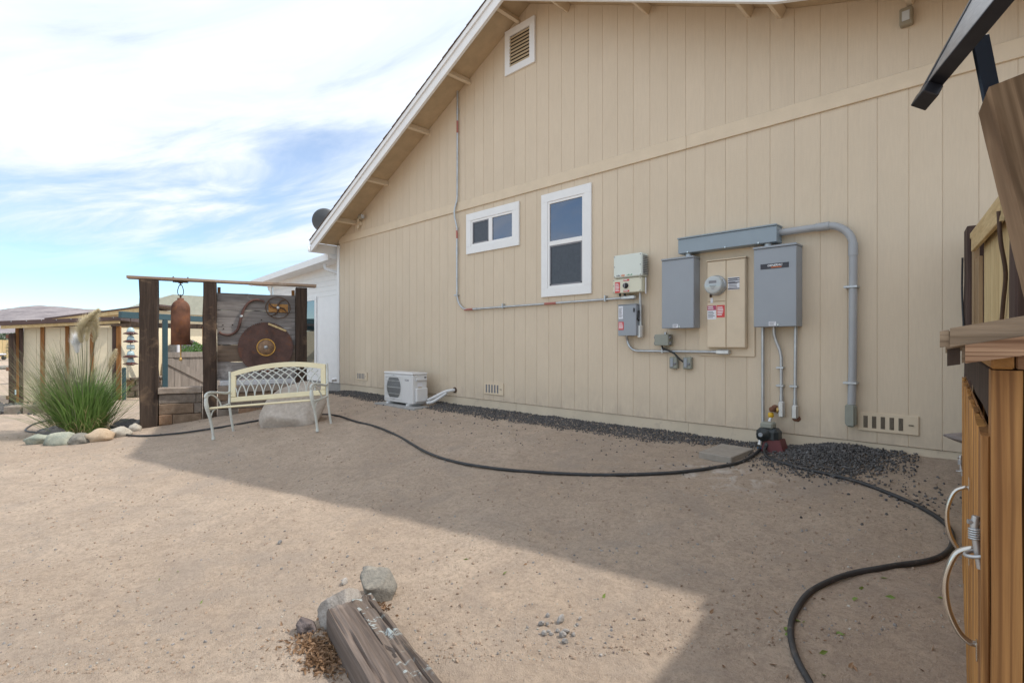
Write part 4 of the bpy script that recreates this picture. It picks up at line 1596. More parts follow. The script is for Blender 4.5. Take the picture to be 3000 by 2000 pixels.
# grey paver by the pump
pv = B()
pv.cbox((-1.865, -0.455, gz(-1.865, -0.455) + 0.014), (0.30, 0.40, 0.062), -0.10, 0.006, (Matrix.Rotation(-0.10, 3, 'Z') @ Matrix.Rotation(0.06, 3, 'X')))
solo('paver', pv, 'paver', 'square grey concrete paver lying beside the pump', 'paver', (-1.865, -0.455, gz(-1.865, -0.455)))

# ------------------------------------------------------------------ screen of railroad ties with a plank panel
SA = radians(72.0)
SO = (-9.845, -3.175, 0.0)


def scr_to_world(u, v_, z):
    return Vector((SO[0] + u * cos(SA) - v_ * sin(SA), SO[1] + u * sin(SA) + v_ * cos(SA), z))


scn = thing('plank_screen', 'rustic screen of three dark railroad tie posts, a top board and grey planks', 'screen', SO, SA)


def jbox(b, x0, x1, y0, y1, z0, z1, seed, amp=0.006, n=7, axis='z', bev=0.006):
    """a sawn length whose edges wander a little, built in cross-section rings"""
    rr = random.Random(seed)
    L = {'z': (z0, z1), 'x': (x0, x1), 'y': (y0, y1)}[axis]
    rings = []
    for i in range(n + 1):
        t = L[0] + (L[1] - L[0]) * i / n
        j = lambda: rr.uniform(-amp, amp)
        if axis == 'z':
            q = [(x0 + j(), y0 + j()), (x1 + j(), y0 + j()), (x1 + j(), y1 + j()), (x0 + j(), y1 + j())]
        elif axis == 'x':
            q = [(y0 + j(), z0 + j()), (y1 + j(), z0 + j()), (y1 + j(), z1 + j()), (y0 + j(), z1 + j())]
        else:
            q = [(x0 + j(), z0 + j()), (x1 + j(), z0 + j()), (x1 + j(), z1 + j()), (x0 + j(), z1 + j())]
        ring = []
        for k in range(4):
            p, a, c_ = Vector(q[k]), Vector(q[k - 1]), Vector(q[(k + 1) % 4])
            ring.append(p + (a - p).normalized() * bev)
            ring.append(p + (c_ - p).normalized() * bev)
        rings.append((t, ring))
    vs = []
    for t, ring in rings:
        for p in ring:
            vs.append({'z': (p[0], p[1], t), 'x': (t, p[0], p[1]), 'y': (p[0], t, p[1])}[axis])
    fs = []
    for i in range(n):
        for k in range(8):
            k2 = (k + 1) % 8
            fs.append((i * 8 + k, i * 8 + k2, (i + 1) * 8 + k2, (i + 1) * 8 + k))
    fs.append(list(range(8)))
    fs.append([n * 8 + k for k in range(8)])
    return b.add(vs, fs)


for i, (u0, u1, top, mt) in enumerate(((-0.115, 0.125, 2.392, 'tie_warm'), (0.735, 0.932, 2.392, 'tie'), (2.14, 2.325, 2.376, 'tie'))):
    bb = B()
    jbox(bb, u0, u1, -0.10, 0.10, -0.35, top, 40 + i, 0.008, 10, 'z', 0.014)
    part('post', bb, mt, scn, True)
bb = B()
jbox(bb, -0.275, 2.48, -0.10, 0.10, 2.400, 2.442, 51, 0.003, 9, 'x', 0.004)
o = part('top_board', bb, 'beam', scn, True)
for i, (z0, z1, mt) in enumerate(((1.952, 2.235, 'plank'), (1.665, 1.948, 'plank'), (1.370, 1.661, 'plank'), (1.088, 1.364, 'plank_brown'), (0.785, 1.084, 'plank'))):
    bb = B()
    jbox(bb, 0.936, 2.136, 0.0 + 0.003 * (i % 2), 0.045 + 0.002 * (i % 2), z0, z1, 60 + i, 0.004, 8, 'x', 0.004)
    part('plank', bb, mt, scn, True)
for i, (u0, u1) in enumerate(((0.938, 0.985), (2.085, 2.135))):
    bb = B()
    jbox(bb, u0, u1, 0.052, 0.10, 0.8, 2.335, 70 + i, 0.002, 4, 'z', 0.003)
    part('cleat', bb, 'stud', scn, True)
for u, z in ((1.16, 1.71), (1.60, 1.80), (1.03, 1.64), (1.02, 1.70), (1.9, 1.20)):
    bb = B()
    bb.lathe([(0.011, 0), (0.011, 0.002), (0.001, 0.002)], (u, -0.0045, z), 'y', 8)
    part('nail_hole', bb, 'dark_gap', scn, True)

# block walls standing between the posts
mats3 = ['brick_a', 'brick_b', 'brick_c']
rb = random.Random(11)
for i, (ua, ub, lab, cols_) in enumerate((
        (0.140, 0.722, 'low brown block wall between the first two railroad tie posts', [[0.50], [0.18], [0.47]]),
        (0.946, 2.132, 'low brown block wall behind the boulder under the grey planks', [[0.42, 0.84], [0.30, 0.58, 0.95], [0.12, 0.50, 0.90]]))):
    wl = thing('block_wall', lab, 'wall', tuple(scr_to_world((ua + ub) / 2, 0, 0.1)), SA, group='block walls of the screen')
    ROOT = ROOTM[wl.name].inverted() @ ROOTM[scn.name]
    zs = [(-0.05, 0.105), (0.11, 0.268), (0.273, 0.436), (0.441, 0.590)] if i == 0 else [(-0.02, 0.15), (0.155, 0.305), (0.31, 0.44), (0.445, 0.575)]
    for r, (z0, z1) in enumerate(zs):
        cuts = cols_[r % 3]
        us = [ua] + [ua + c_ for c_ in cuts] + [ub]
        for a, b_ in zip(us, us[1:]):
            bb = B()
            d = rb.uniform(-0.008, 0.008)
            jbox(bb, a + 0.004, b_ - 0.004, -0.095 + d, 0.11, z0, z1, rb.randint(0, 9999), 0.005, 4, 'x', 0.012)
            bb.v = [ROOT @ p for p in bb.v]
            part('block', bb, rb.choice(mats3), wl, True)
    n = 1 if i == 0 else 3
    us = [ua + (ub - ua) * k / n for k in range(n + 1)]
    for a, b_ in zip(us, us[1:]):
        bb = B()
        jbox(bb, a + (-0.0 if i else -0.01) + 0.002, b_ - 0.002, -0.125, 0.12, (0.595 if i == 0 else 0.58), 0.692, rb.randint(0, 9999), 0.005, 5, 'x', 0.012)
        bb.v = [ROOT @ p for p in bb.v]
        part('cap_block', bb, 'cap', wl, True)
    if i == 1:
        bb = B()
        jbox(bb, ua + 0.03, ub - 0.002, -0.10, 0.14, 0.694, 0.776, 5, 0.004, 6, 'x', 0.012)
        bb.v = [ROOT @ p for p in bb.v]
        part('slab', bb, 'slab', wl, True)

# bell hanging in the left bay
bl = thing('tank_bell', 'rusty bell cut from a gas cylinder, hanging from the top board', 'bell', tuple(scr_to_world(0.423, 0, 1.372)), SA)
bb = B()
bb.lathe([(0.128, 0.0), (0.134, 0.0), (0.134, 0.575), (0.131, 0.61), (0.121, 0.645), (0.103, 0.677), (0.078, 0.703), (0.052, 0.72), (0.046, 0.724), (0.046, 0.752), (0.022, 0.757), (0.001, 0.757)], seg=36)
part('body', bb, 'rust', bl, True)
bb = B()
bb.tube([(0, 0, 0.752), (0, 0, 0.81)], 0.013, 8)
part('stud', bb, 'brown_iron', bl, True)
bb = B()
pts = []
for k in range(16):
    a = 2 * pi * k / 16
    pts.append((0.042 * sin(a) * (1.15 - 0.45 * cos(a)) * 0.8, 0, 0.885 + 0.095 * cos(a)))
bb.tube(pts, 0.007, 6, True, True)
part('snap_hook', bb, 'brown_iron', bl, True)
bb = B()
pts = [(0, 0.022 * cos(2 * pi * k / 10), 0.985 + 0.024 * sin(2 * pi * k / 10)) for k in range(10)]
bb.tube(pts, 0.006, 6, True, True)
part('ring', bb, 'brown_iron', bl, True)
bb = B()
bb.box(-0.09, 0.09, -0.035, 0.035, 1.004, 1.022, 0.004)
bb.box(-0.03, 0.03, -0.02, 0.02, 0.99, 1.008, 0.004)
hp = part('hanger_plate', bb, 'brown_iron', bl, True)
for x in (-0.10, 0.10):
    bb = B()
    bb.tube([(x, 0.0, 1.0), (x, 0, 1.10)], 0.007, 6)
    bb.lathe([(0.016, 0), (0.016, 0.014)], (x, 0, 1.072), 'z', 6)
    part('bolt', bb, 'brown_iron', hp, True)
bb = B()
bb.tube([(0, 0.0, 0.15), (0.002, 0, -0.20)], 0.011, 8)
bb.lathe([(0.001, -0.26), (0.022, -0.252), (0.026, -0.235), (0.018, -0.215), (0.012, -0.205)], seg=12)
part('clapper', bb, 'brass', bl, True)

# rusty things fixed to the planks
FZ = -0.03
sy = thing('scythe_handle', 'rusty S-shaped iron bar bolted to the grey planks', 'iron bar', tuple(scr_to_world(1.29, FZ, 1.85)), SA)
R_ = ROOTM[sy.name].inverted() @ ROOTM[scn.name]
pts = [(1.645, 2.115), (1.57, 2.134), (1.514, 2.137), (1.44, 2.113), (1.376, 2.054), (1.33, 1.971), (1.303, 1.888), (1.293, 1.836), (1.275, 1.764), (1.257, 1.682), (1.23, 1.621), (1.185, 1.569), (1.113, 1.538), (1.06, 1.538), (0.998, 1.557), (0.965, 1.59)]
sp = smooth_path([R_ @ Vector((u, FZ, z)) for u, z in pts], 4)
bb = B()
bb.tube(sp, [0.030 - 0.008 * abs(i / len(sp) - 0.5) * 2 for i in range(len(sp))], 8, True, False, 0.75)
part('bar', bb, 'rust_bar', sy, True)
bb = B()
p = R_ @ Vector((1.292, FZ - 0.02, 1.85))
bb.lathe([(0.026, 0), (0.026, 0.006), (0.012, 0.007), (0.012, 0.014)], p, 'y', 14)
part('bolt', bb, 'galv', sy, True)

sd_ = thing('saw_disc', 'big rusty disc with an ochre ring, fixed to the grey planks behind the bench', 'rusty disc', tuple(scr_to_world(1.67, FZ, 1.328)), SA)
bb = B()
prof2 = []
NT = 88
vs = []
for k in range(NT * 2):
    a = pi * k / NT
    r = 0.438 if k % 2 else 0.424
    vs.append((r * cos(a), 1.0 * r * sin(a)))
bb.prism(vs, -0.004, 0.004, 'y')
part('blade', bb, 'rustdark', sd_, True)
bb = B()
bb.lathe([(0.134, 0.0), (0.134, 0.008), (0.148, 0.008), (0.148, 0.0)], (0, -0.0042, 0), 'y', 40)
part('ochre_ring', bb, 'ochre', sd_, True)
bb = B()
bb.lathe([(0.131, 0.0), (0.131, 0.004), (0.001, 0.004)], (0, -0.0042, 0), 'y', 40)
part('hub_plate', bb, 'hubplate', sd_, True)
bb = B()
bb.lathe([(0.034, 0.0), (0.034, 0.004), (0.016, 0.005), (0.016, 0.016), (0.001, 0.016)], (0, -0.0085, 0), 'y', 18)
part('bolt', bb, 'galv', sd_, True)
bb = B()
M = Matrix.Translation((0.178, 0.0, 0.345)) @ Matrix.Rotation(radians(23.5), 4, 'Y')
bb.box(-0.155, 0.155, -0.012, 0.0, -0.016, 0.016, 0.003, M @ Matrix.Translation((0, -0.006, 0)))
part('wood_strip', bb, 'picket', sd_, True)

wh = thing('iron_wheel', 'dark iron hand wheel with curved spokes over a small wood plate, on the planks', 'iron wheel', tuple(scr_to_world(1.858, FZ, 2.012)), SA)
bb = B()
bb.box(-0.148, 0.160, 0.008, 0.026, -0.078, 0.066, 0.004)
part('wood_plate', bb, 'fir_y', wh, True)
bb = B()
bb.tube([(0.193 * cos(2 * pi * k / 36), -0.012, 0.185 * sin(2 * pi * k / 36)) for k in range(36)], 0.0085, 6, True, True)
part('rim', bb, 'brown_iron', wh, True)
for q in range(4):
    a0 = q * pi / 2 + 0.9
    bb = B()
    bb.tube([((0.188 * t) * cos(a0 + 0.9 * (1 - t)), -0.014 - 0.018 * (1 - t), (0.182 * t) * sin(a0 + 0.9 * (1 - t))) for t in [i / 8 for i in range(1, 9)]], [0.016 - 0.008 * i / 8 for i in range(8)], 6)
    part('spoke', bb, 'brown_iron', wh, True)
bb = B()
bb.lathe([(0.030, 0), (0.030, 0.02), (0.012, 0.024), (0.001, 0.026)], (0, -0.02, 0), 'y', 14)
part('hub', bb, 'galv', wh, True)

# ------------------------------------------------------------------ garden bench (its seat slats are gone but for the front one)
bn = thing('bench', 'cream and grey metal garden bench with a lattice back, missing most seat slats', 'bench',
           (-7.27, -2.25, 0.199), rot=(0.060, -0.083, radians(42.0)))
HWD = 0.70
for sgn in (-1, 1):
    x = sgn * HWD
    bb = B()
    pts = [(-0.255, 0.60), (-0.280, 0.55), (-0.290, 0.48), (-0.275, 0.40), (-0.250, 0.30), (-0.232, 0.18), (-0.225, 0.06), (-0.230, 0.0)]
    sp = smooth_path([(x, a, z) for a, z in pts], 4)
    bb.tube(sp, [0.017 + 0.010 * math.exp(-((p.z - 0.45) / 0.12) ** 2) + (0.006 if p.z < 0.03 else 0) for p in sp], 8)
    part('leg', bb, 'benchmetal', bn, True)
    bb = B()
    pts = [(0.315, 0.845), (0.295, 0.72), (0.262, 0.58), (0.228, 0.45), (0.215, 0.38), (0.220, 0.20), (0.235, 0.03), (0.240, 0.0)]
    sp = smooth_path([(x, a, z) for a, z in pts], 4)
    bb.tube(sp, 0.017, 8)
    part('leg', bb, 'benchmetal', bn, True)
    bb = B()
    pts = [(0.255, 0.565), (0.19, 0.555), (0.08, 0.575), (-0.08, 0.605), (-0.19, 0.622), (-0.255, 0.615), (-0.290, 0.588), (-0.277, 0.563), (-0.255, 0.570)]
    bb.tube(smooth_path([(x, a, z) for a, z in pts], 4), 0.017, 8)
    part('armrest', bb, 'benchmetal', bn, True)
    bb = B()
    pts = [(-0.255, 0.575), (-0.18, 0.590), (-0.09, 0.555), (-0.01, 0.48), (0.025, 0.405)]
    bb.tube(smooth_path([(x, a, z) for a, z in pts], 4), 0.010, 6)
    part('arm_scroll', bb, 'benchmetal', bn, True)
    bb = B()
    bb.tube([(x, -0.26, 0.405), (x, 0.0, 0.395), (x, 0.22, 0.40)], 0.014, 8)
    part('side_rail', bb, 'benchmetal', bn, True)
    bb = B()
    pts = [(-0.243, 0.24), (-0.215, 0.32), (-0.16, 0.375), (-0.08, 0.392)]
    bb.tube(smooth_path([(x, a, z) for a, z in pts], 4), 0.009, 6)
    part('leg_brace', bb, 'benchmetal', bn, True)
bb = B()
bb.box(-HWD + 0.012, HWD - 0.012, -0.272, -0.222, 0.412, 0.434, 0.008)
part('seat_slat', bb, 'cream', bn, True)


def yb(z):
    return 0.228 + (z - 0.45) * 0.235


def topz(x):
    return 0.775 + 0.075 * (1 - (x / 0.66) ** 2)


RX = HWD - 0.022
bb = B()
for k in range(24):
    a, c_ = -RX + 2 * RX * k / 24, -RX + 2 * RX * (k + 1) / 24
    q = []
    for x in (a, c_):
        z0, z1 = topz(x) - 0.004, topz(x) + 0.062
        q.append([(x, yb(z0) - 0.012, z0), (x, yb(z1) - 0.012, z1), (x, yb(z1) + 0.012, z1), (x, yb(z0) + 0.012, z0)])
    vs = q[0] + q[1]
    bb.add(vs, [(0, 1, 5, 4), (1, 2, 6, 5), (2, 3, 7, 6), (3, 0, 4, 7)] + ([(0, 1, 2, 3)] if k == 0 else []) + ([(4, 5, 6, 7)] if k == 23 else []))
part('top_rail', bb, 'cream', bn, True)
bb = B()
M = Matrix.Translation((0, yb(0.45), 0.45)) @ Matrix.Rotation(-0.231, 4, 'X')
bb.box(-RX, RX, -0.013, 0.013, -0.034, 0.036, 0.006, M)
part('bottom_rail', bb, 'cream', bn, True)
for sgn in (-1, 1):
    bb = B()
    x = sgn * (RX - 0.034)
    M = Matrix.Translation((x, yb(0.63), 0.63)) @ Matrix.Rotation(-0.231, 4, 'X')
    bb.box(-0.034, 0.034, -0.0125, 0.0125, -0.145, 0.148, 0.005, M)
    part('stile', bb, 'cream', bn, True)
LX = RX - 0.066
sp_ = 0.123
z0 = 0.484
for k in range(-4, 15):
    xb = -LX + 0.03 + sp_ * k
    for sgn in (-1, 1):
        pts = []
        for i in range(15):
            th = i / 14 * pi / 2 * 0.98
            x = xb + sgn * 0.60 * (1 - cos(th))
            z = z0 + 0.40 * sin(th)
            if abs(x) <= LX + 0.003 and z <= topz(x) + 0.002:
                pts.append((x, yb(z) + 0.003 * sgn, z))
        if len(pts) >= 3 and (abs(xb) <= LX or True):
            bb = B()
            bb.tube(pts, 0.0085, 6)
            part('lattice_bar', bb, 'benchmetal', bn, True)

# boulder behind the bench
bb = B()
bb.rock((-7.53, -1.85, 0.36), (0.50, 0.34, 0.47), 21, 4, 0.22, 1.1, False, radians(38), 0.42)
solo('boulder', bb, 'boulder', 'big pale boulder on the dirt behind the garden bench', 'boulder', (-7.53, -1.85, 0.25))

# ------------------------------------------------------------------ pampas grass in a ring of stones
GX, GY = -10.45, -3.90
pg = thing('pampas_grass', 'large green pampas grass clump with feathery plumes inside a ring of stones', 'plant', (GX, GY, gz(GX, GY)))
cl_, cs_ = 0.71506, 0.69907
rg_ = random.Random(5)


def blade(b, base, az, length, lean, width, droop, n=7):
    d = Vector((cos(az), sin(az), 0))
    sdv = Vector((-sin(az), cos(az), 0))
    tw = rg_.uniform(-0.7, 0.7)
    vs, fs = [], []
    p = Vector(base)
    ang = lean
    for i in range(n + 1):
        t = i / n
        w = width * (1 - t ** 2.2) * 0.5 + 0.0006
        s2 = (sdv * cos(tw) + d * sin(tw)) * w
        vs += [p - s2, p + s2]
        dirv = d * sin(ang) + Vector((0, 0, 1)) * cos(ang)
        p = p + dirv * (length / n)
        ang += droop / n * (0.4 + 1.3 * t)
    for i in range(n):
        fs.append((2 * i, 2 * i + 1, 2 * i + 3, 2 * i + 2))
    b.add(vs, fs, True)


gb1, gb2 = B(), B()
WIND = math.atan2(-0.55, -0.83)
for i in range(2300):
    r = abs(rg_.gauss(0, 0.14))
    az0 = rg_.uniform(0, 2 * pi)
    bx, by = GX + r * cos(az0), GY + r * sin(az0)
    az = az0 + rg_.gauss(0, 0.5)
    lean = min(1.0, 0.05 + r * 1.7 + abs(rg_.gauss(0, 0.16)))
    toward = cos(az - WIND)
    lean += 0.16 * toward
    L = rg_.uniform(0.45, 1.12) * (1.0 + 0.12 * toward)
    blade(gb1, (bx, by, gz(bx, by) - 0.01), az, L, lean, rg_.uniform(0.005, 0.0115), rg_.uniform(0.1, 1.2))
for i in range(620):
    r = abs(rg_.gauss(0, 0.15))
    az = WIND + 0.25 + rg_.gauss(0, 0.9)
    bx, by = GX + r * cos(az), GY + r * sin(az)
    L = rg_.uniform(0.95, 1.55)
    blade(gb2, (bx, by, gz(bx, by)), az, L, 0.12 + abs(rg_.gauss(0.24, 0.22)), rg_.uniform(0.0045, 0.008), rg_.uniform(0.0, 0.5))
gb3 = B()
for i in range(260):
    r = abs(rg_.gauss(0, 0.13))
    az = rg_.uniform(0, 2 * pi)
    bx, by = GX + r * cos(az), GY + r * sin(az)
    blade(gb3, (bx, by, gz(bx, by)), az + rg_.gauss(0, 0.6), rg_.uniform(0.25, 0.8), 0.5 + rg_.random() * 0.6, rg_.uniform(0.006, 0.012), rg_.uniform(0.3, 2.2))
part('straw_blades', gb3, 'straw', pg, kind='stuff')
part('green_blades', gb1, 'blade', pg, kind='stuff')
part('dry_blades', gb2, 'blade_dry', pg, kind='stuff')


def plume(base, mid, tip, mt, n=2600, wid=0.075):
    st = B()
    st.tube(smooth_path([(GX + rg_.uniform(-.08, .08), GY + rg_.uniform(-.08, .08), gz(GX, GY)), tuple(Vector(base) * 0.5 + Vector((GX, GY, 0.2)) * 0.5), base, mid], 5), 0.006, 6)
    so = part('stem', st, 'blade_dry', pg)
    b = B()
    path = smooth_path([base, mid, tip], 14)
    for i in range(n):
        t = rg_.random() ** 0.9
        k = min(len(path) - 2, int(t * (len(path) - 1)))
        p = path[k]
        ax_ = (path[k + 1] - path[k]).normalized()
        a = rg_.uniform(0, 2 * pi)
        rad = Vector((cos(a), sin(a), rg_.uniform(-0.4, 0.4)))
        rad = (rad - ax_ * rad.dot(ax_)).normalized()
        w = wid * (0.25 + 1.05 * math.sin(pi * min(1, t * 0.86 + 0.10)) ** 1.1) * rg_.uniform(0.45, 1.15)
        q = p + rad * w * 0.5 + ax_ * w * 0.6 + Vector((-0.02, -0.01, -0.012)) * rg_.random()
        e = q + rad * w * 0.55 + ax_ * w * 0.85 + Vector((0, 0, -0.02)) * rg_.random()
        s2 = ax_.cross(rad) * 0.0026
        b.add([p - s2, p + s2, q + s2, q - s2, e], [(0, 1, 2, 3), (3, 2, 4)], True)
    part('plume', b, mt, so)


def pv_(x, y, Z):
    t, u = (x - 1500) / 1530, (1005 - y) / 1530
    return (Z * (-cs_ + t * cl_), -5.06 + Z * (cl_ + t * cs_), 1.4 + u * Z)


plume(pv_(240, 1005, 8.1), pv_(243, 955, 8.1), pv_(292, 905, 8.1), 'plume', 1900, 0.085)
plume(pv_(277, 1005, 8.2), pv_(281, 960, 8.2), pv_(276, 915, 8.2), 'plume', 1300, 0.07)
plume(pv_(255, 1000, 8.3), pv_(259, 955, 8.3), pv_(281, 912, 8.3), 'plume', 1300, 0.07)
plume(pv_(228, 1035, 8.5), pv_(226, 1005, 8.5), pv_(236, 978, 8.5), 'plume_white', 1300, 0.085)
plume(pv_(320, 1085, 8.0), pv_(328, 1055, 8.0), pv_(341, 1022, 8.0), 'plume', 900, 0.05)

for i, (x, y, ra, rb_, rc, mt, lab, fl_) in enumerate((
        (-9.78, -4.46, 0.19, 0.12, 0.10, 'rock_green', 'green-grey angular stone at the left end of the pampas ring', 0.35),
        (-9.47, -4.27, 0.21, 0.12, 0.115, 'rock_green', 'yellowish wedge stone second from left in the front of the pampas ring', 0.4),
        (-9.36, -4.07, 0.15, 0.11, 0.095, 'rock_gray', 'pitted grey stone in the front of the pampas ring', 0.2),
        (-9.28, -3.85, 0.17, 0.13, 0.12, 'rock_tan', 'rounded tan stone in the front of the pampas ring', 0.15),
        (-9.38, -3.62, 0.15, 0.11, 0.11, 'rock_pale', 'pale pointed stone right of the tan one in the pampas ring', 0.25),
        (-9.60, -3.40, 0.085, 0.085, 0.09, 'rock_pale', 'small round white stone at the right end of the pampas ring', 0.05),
        (-10.20, -3.38, 0.24, 0.13, 0.115, 'rock_dark', 'long dark grey stone at the back right of the pampas ring', 0.25),
        (-9.93, -3.27, 0.10, 0.10, 0.10, 'rock_dark', 'round dark stone tucked behind the small white one', 0.15),
        (-10.15, -4.30, 0.19, 0.12, 0.13, 'rock_dark', 'dark pointed stone behind the yellowish wedge of the pampas ring', 0.35))):
    bb = B()
    z = gz(x, y)
    bb.rock((x, y, z + rc * 0.45), (ra, rb_, rc * 0.9), 100 + i, 3, 0.32, 1.5, False, SA + RNG.uniform(-0.3, 0.3), fl_)
    solo('ring_stone', bb, mt, lab, 'stone', (x, y, z), group='stones around the pampas grass')

# ------------------------------------------------------------------ shed and things at far left
sa = math.atan2(1.8, 0.838)
shd = thing('shed', 'small flat-roofed shed with pale panels and orange-brown studs behind the pampas grass', 'shed', (-17.555, -4.268, -0.06), sa)
bb = B()
bb.box(0.0, 1.985, 0.0, 1.7, 0.0, 1.86)
part('wall', bb, 'shedwall', shd, True)
for i, (a, c_) in enumerate(((0.0, 0.335), (0.418, 0.832), (0.913, 1.338), (1.414, 1.808))):
    for h in range(2):
        m_ = a + (c_ - a) * (0.25 + 0.5 * h) if False else None
    bb = B()
    bb.box(a + 0.002, a + (c_ - a) * 0.74, -0.012, -0.001, 0.04, 1.86, 0.002)
    part('panel', bb, 'shedwall', shd, True)
    bb = B()
    bb.box(a + (c_ - a) * 0.755, c_ - 0.002, -0.012, -0.001, 0.04, 1.86, 0.002)
    part('panel', bb, 'shedwall', shd, True)
for i, (a, c_, mt, d) in enumerate(((-0.145, -0.078, 'stud', 0.06), (-0.076, 0.0, 'tie_fence', 0.05), (0.335, 0.416, 'stud', 0.045), (0.834, 0.911, 'stud', 0.045), (1.340, 1.412, 'stud', 0.045), (1.810, 1.897, 'tie_fence', 0.05), (1.899, 1.986, 'stud', 0.06))):
    bb = B()
    bb.box(a, c_, -d, 0.05 if i in (0, 6) else -0.0125, -0.05, 1.90, 0.004)
    part('stud', bb, mt, shd, True)
bb = B()
bb.prism([(-0.315, 1.80), (2.045, 1.965), (2.045, 2.035), (-0.315, 1.875)], -0.30, -0.26, 'y')
part('fascia_board', bb, 'picket_y', shd, True)
bb = B()
bb.prism([(-0.335, 1.88), (2.075, 2.045), (2.075, 2.135), (-0.335, 1.985)], -0.34, 2.0, 'y')
part('roof', bb, 'roofbrown', shd, True)
for k in range(8):
    bb = B()
    u = -0.1 + 0.29 * k
    bb.lathe([(0.012, 0), (0.010, 0.008)], (u, -0.341, 1.965 + (u + .3) * 0.064), 'y', 6)
    part('roof_screw', bb, 'galv', shd, True)

gp = thing('gate_post', 'dark leaning gate post with rusty hinges at the left end of the shed', 'post', (-17.36, -4.52, -0.06))
bb = B()
M = Matrix.Translation((-17.30, -4.48, -0.06)) @ Matrix.Rotation(-0.075, 4, 'Y') @ Matrix.Rotation(sa, 4, 'Z')
bb.box(-0.055, 0.055, -0.05, 0.05, 0.0, 1.70, 0.008, M)
part('post', bb, 'tie', gp)
for z in (0.12, 0.80, 1.58):
    bb = B()
    bb.box(-0.10, -0.045, -0.06, 0.02, z, z + 0.09, 0.01, M)
    part('hinge', bb, 'rust', gp)
bb = B()
bb.box(0.06, 0.085, -0.05, -0.02, 0.22, 0.34, 0.006, M)
part('latch', bb, 'insul_glass', gp)

# stone edging in front of the shed
for i, (x, y, mt, lab) in enumerate(((-14.95, -4.50, 'cap', 'pale edging block, leftmost of three in front of the shed'), (-14.75, -4.22, 'cap', 'pale edging block, middle of three in front of the shed'), (-14.85, -3.86, 'cap', 'pale edging block, right of three in front of the shed'))):
    z = gz(x, y)
    bb = B()
    M = Matrix.Translation((x, y, z)) @ Matrix.Rotation(SA + (-0.45, -0.1, 0.35)[i], 4, 'Z')
    t = B()
    jbox(t, -0.165, 0.165, -0.10, 0.10, -0.05, 0.165, 300 + i, 0.008, 4, 'x', 0.018)
    bb.add([M @ p for p in t.v], t.f)
    solo('edging_block', bb, mt, lab, 'block', (x, y, z), group='edging blocks before the shed')


def scatter_stones(name, pts, mat, label=None, sub=1, cat=None, kind='stuff'):
    b = B()
    bm = bmesh.new()
    bmesh.ops.create_icosphere(bm, subdivisions=sub, radius=1.0)
    base = [v_.co.copy() for v_ in bm.verts]
    fc = [[v_.index for v_ in f.verts] for f in bm.faces]
    bm.free()
    for (x, y, z, r, sd) in pts:
        rr = random.Random(sd)
        rot = Euler((rr.uniform(0, 6), rr.uniform(0, 6), rr.uniform(0, 6))).to_matrix()
        sc = Vector((r * rr.uniform(0.7, 1.3), r * rr.uniform(0.7, 1.3), r * rr.uniform(0.55, 1.0)))
        b.add([Vector((x, y, z)) + rot @ Vector((p.x * sc.x, p.y * sc.y, p.z * sc.z)) * rr.uniform(0.8, 1.2) for p in base], fc, False)
    return solo(name, b, mat, label, cat, kind=kind)


rl = random.Random(9)
pts = []
for i in range(900):
    x, y = rl.gauss(-16.2, 0.55), rl.gauss(-4.75, 0.22)
    pts.append((x, y, gz(x, y) + 0.02 * rl.random(), rl.uniform(0.02, 0.05), i))
scatter_stones('lava_gravel', pts, 'lava')

# insulator chime hanging from the teal beam
TEA = [(-15.85, -2.62), (-17.75, 0.35)]
tf = thing('teal_frame', 'teal painted steel frame of posts and a crossbeam beyond the screen', 'frame', (-16.8, -1.5, -0.06))
d_ = Vector((TEA[1][0] - TEA[0][0], TEA[1][1] - TEA[0][1], 0))
an = math.atan2(d_.y, d_.x)
mid_ = Vector(((TEA[0][0] + TEA[1][0]) / 2, (TEA[0][1] + TEA[1][1]) / 2, 2.10))
bb = B()
bb.cbox(mid_, (d_.length, 0.10, 0.16), an, 0.006)
part('beam', bb, 'teal', tf)
for q, w_ in ((0.172, 0.06), (0.367, 0.155), (0.985, 0.15)):
    c_ = Vector((TEA[0][0], TEA[0][1], 0)) + d_ * q
    bb = B()
    bb.cbox((c_.x, c_.y, 0.93), (w_, 0.12, 2.17), an + 0.9, 0.008)
    part('post', bb, 'teal', tf)
lp = solo('low_post', B().cbox((-16.60, -2.42, 0.33), (0.07, 0.08, 0.88), an, 0.01), 'teal', 'short teal post at the right end of the shed', 'post', (-16.60, -2.42, -0.1))
ch = thing('insulator_chime', 'hanging string of pale glass and brown porcelain insulators at the teal beam', 'wind chime', (-16.0, -2.38, 0.93))
bb = B()
bb.tube([(-16.0, -2.38, 0.85), (-16.0, -2.38, 2.12)], 0.008, 6)
part('wire', bb, 'brown_iron', ch)
for i, z in enumerate((1.66, 1.46, 1.30, 1.08, 0.90)):
    bb = B()
    if i == 2:
        bb.lathe([(0.07, 0.11), (0.085, 0.085), (0.085, 0.0), (0.03, -0.01)], (-16.0, -2.38, z - 0.05), 'z', 18)
    else:
        bb.lathe([(0.02, 0.135), (0.055, 0.12), (0.07, 0.085), (0.08, 0.05), (0.085, 0.02), (0.03, 0.0)], (-16.0, -2.38, z), 'z', 18)
    gl_ = part('insulator', bb, 'insul_glass', ch)
    if i != 2:
        bb = B()
        bb.lathe([(0.085, 0.02), (0.155, -0.012), (0.165, -0.03), (0.10, -0.04), (0.05, -0.06)], (-16.0, -2.38, z), 'z', 20)
        part('brown_skirt', bb, 'insul_brown', gl_)

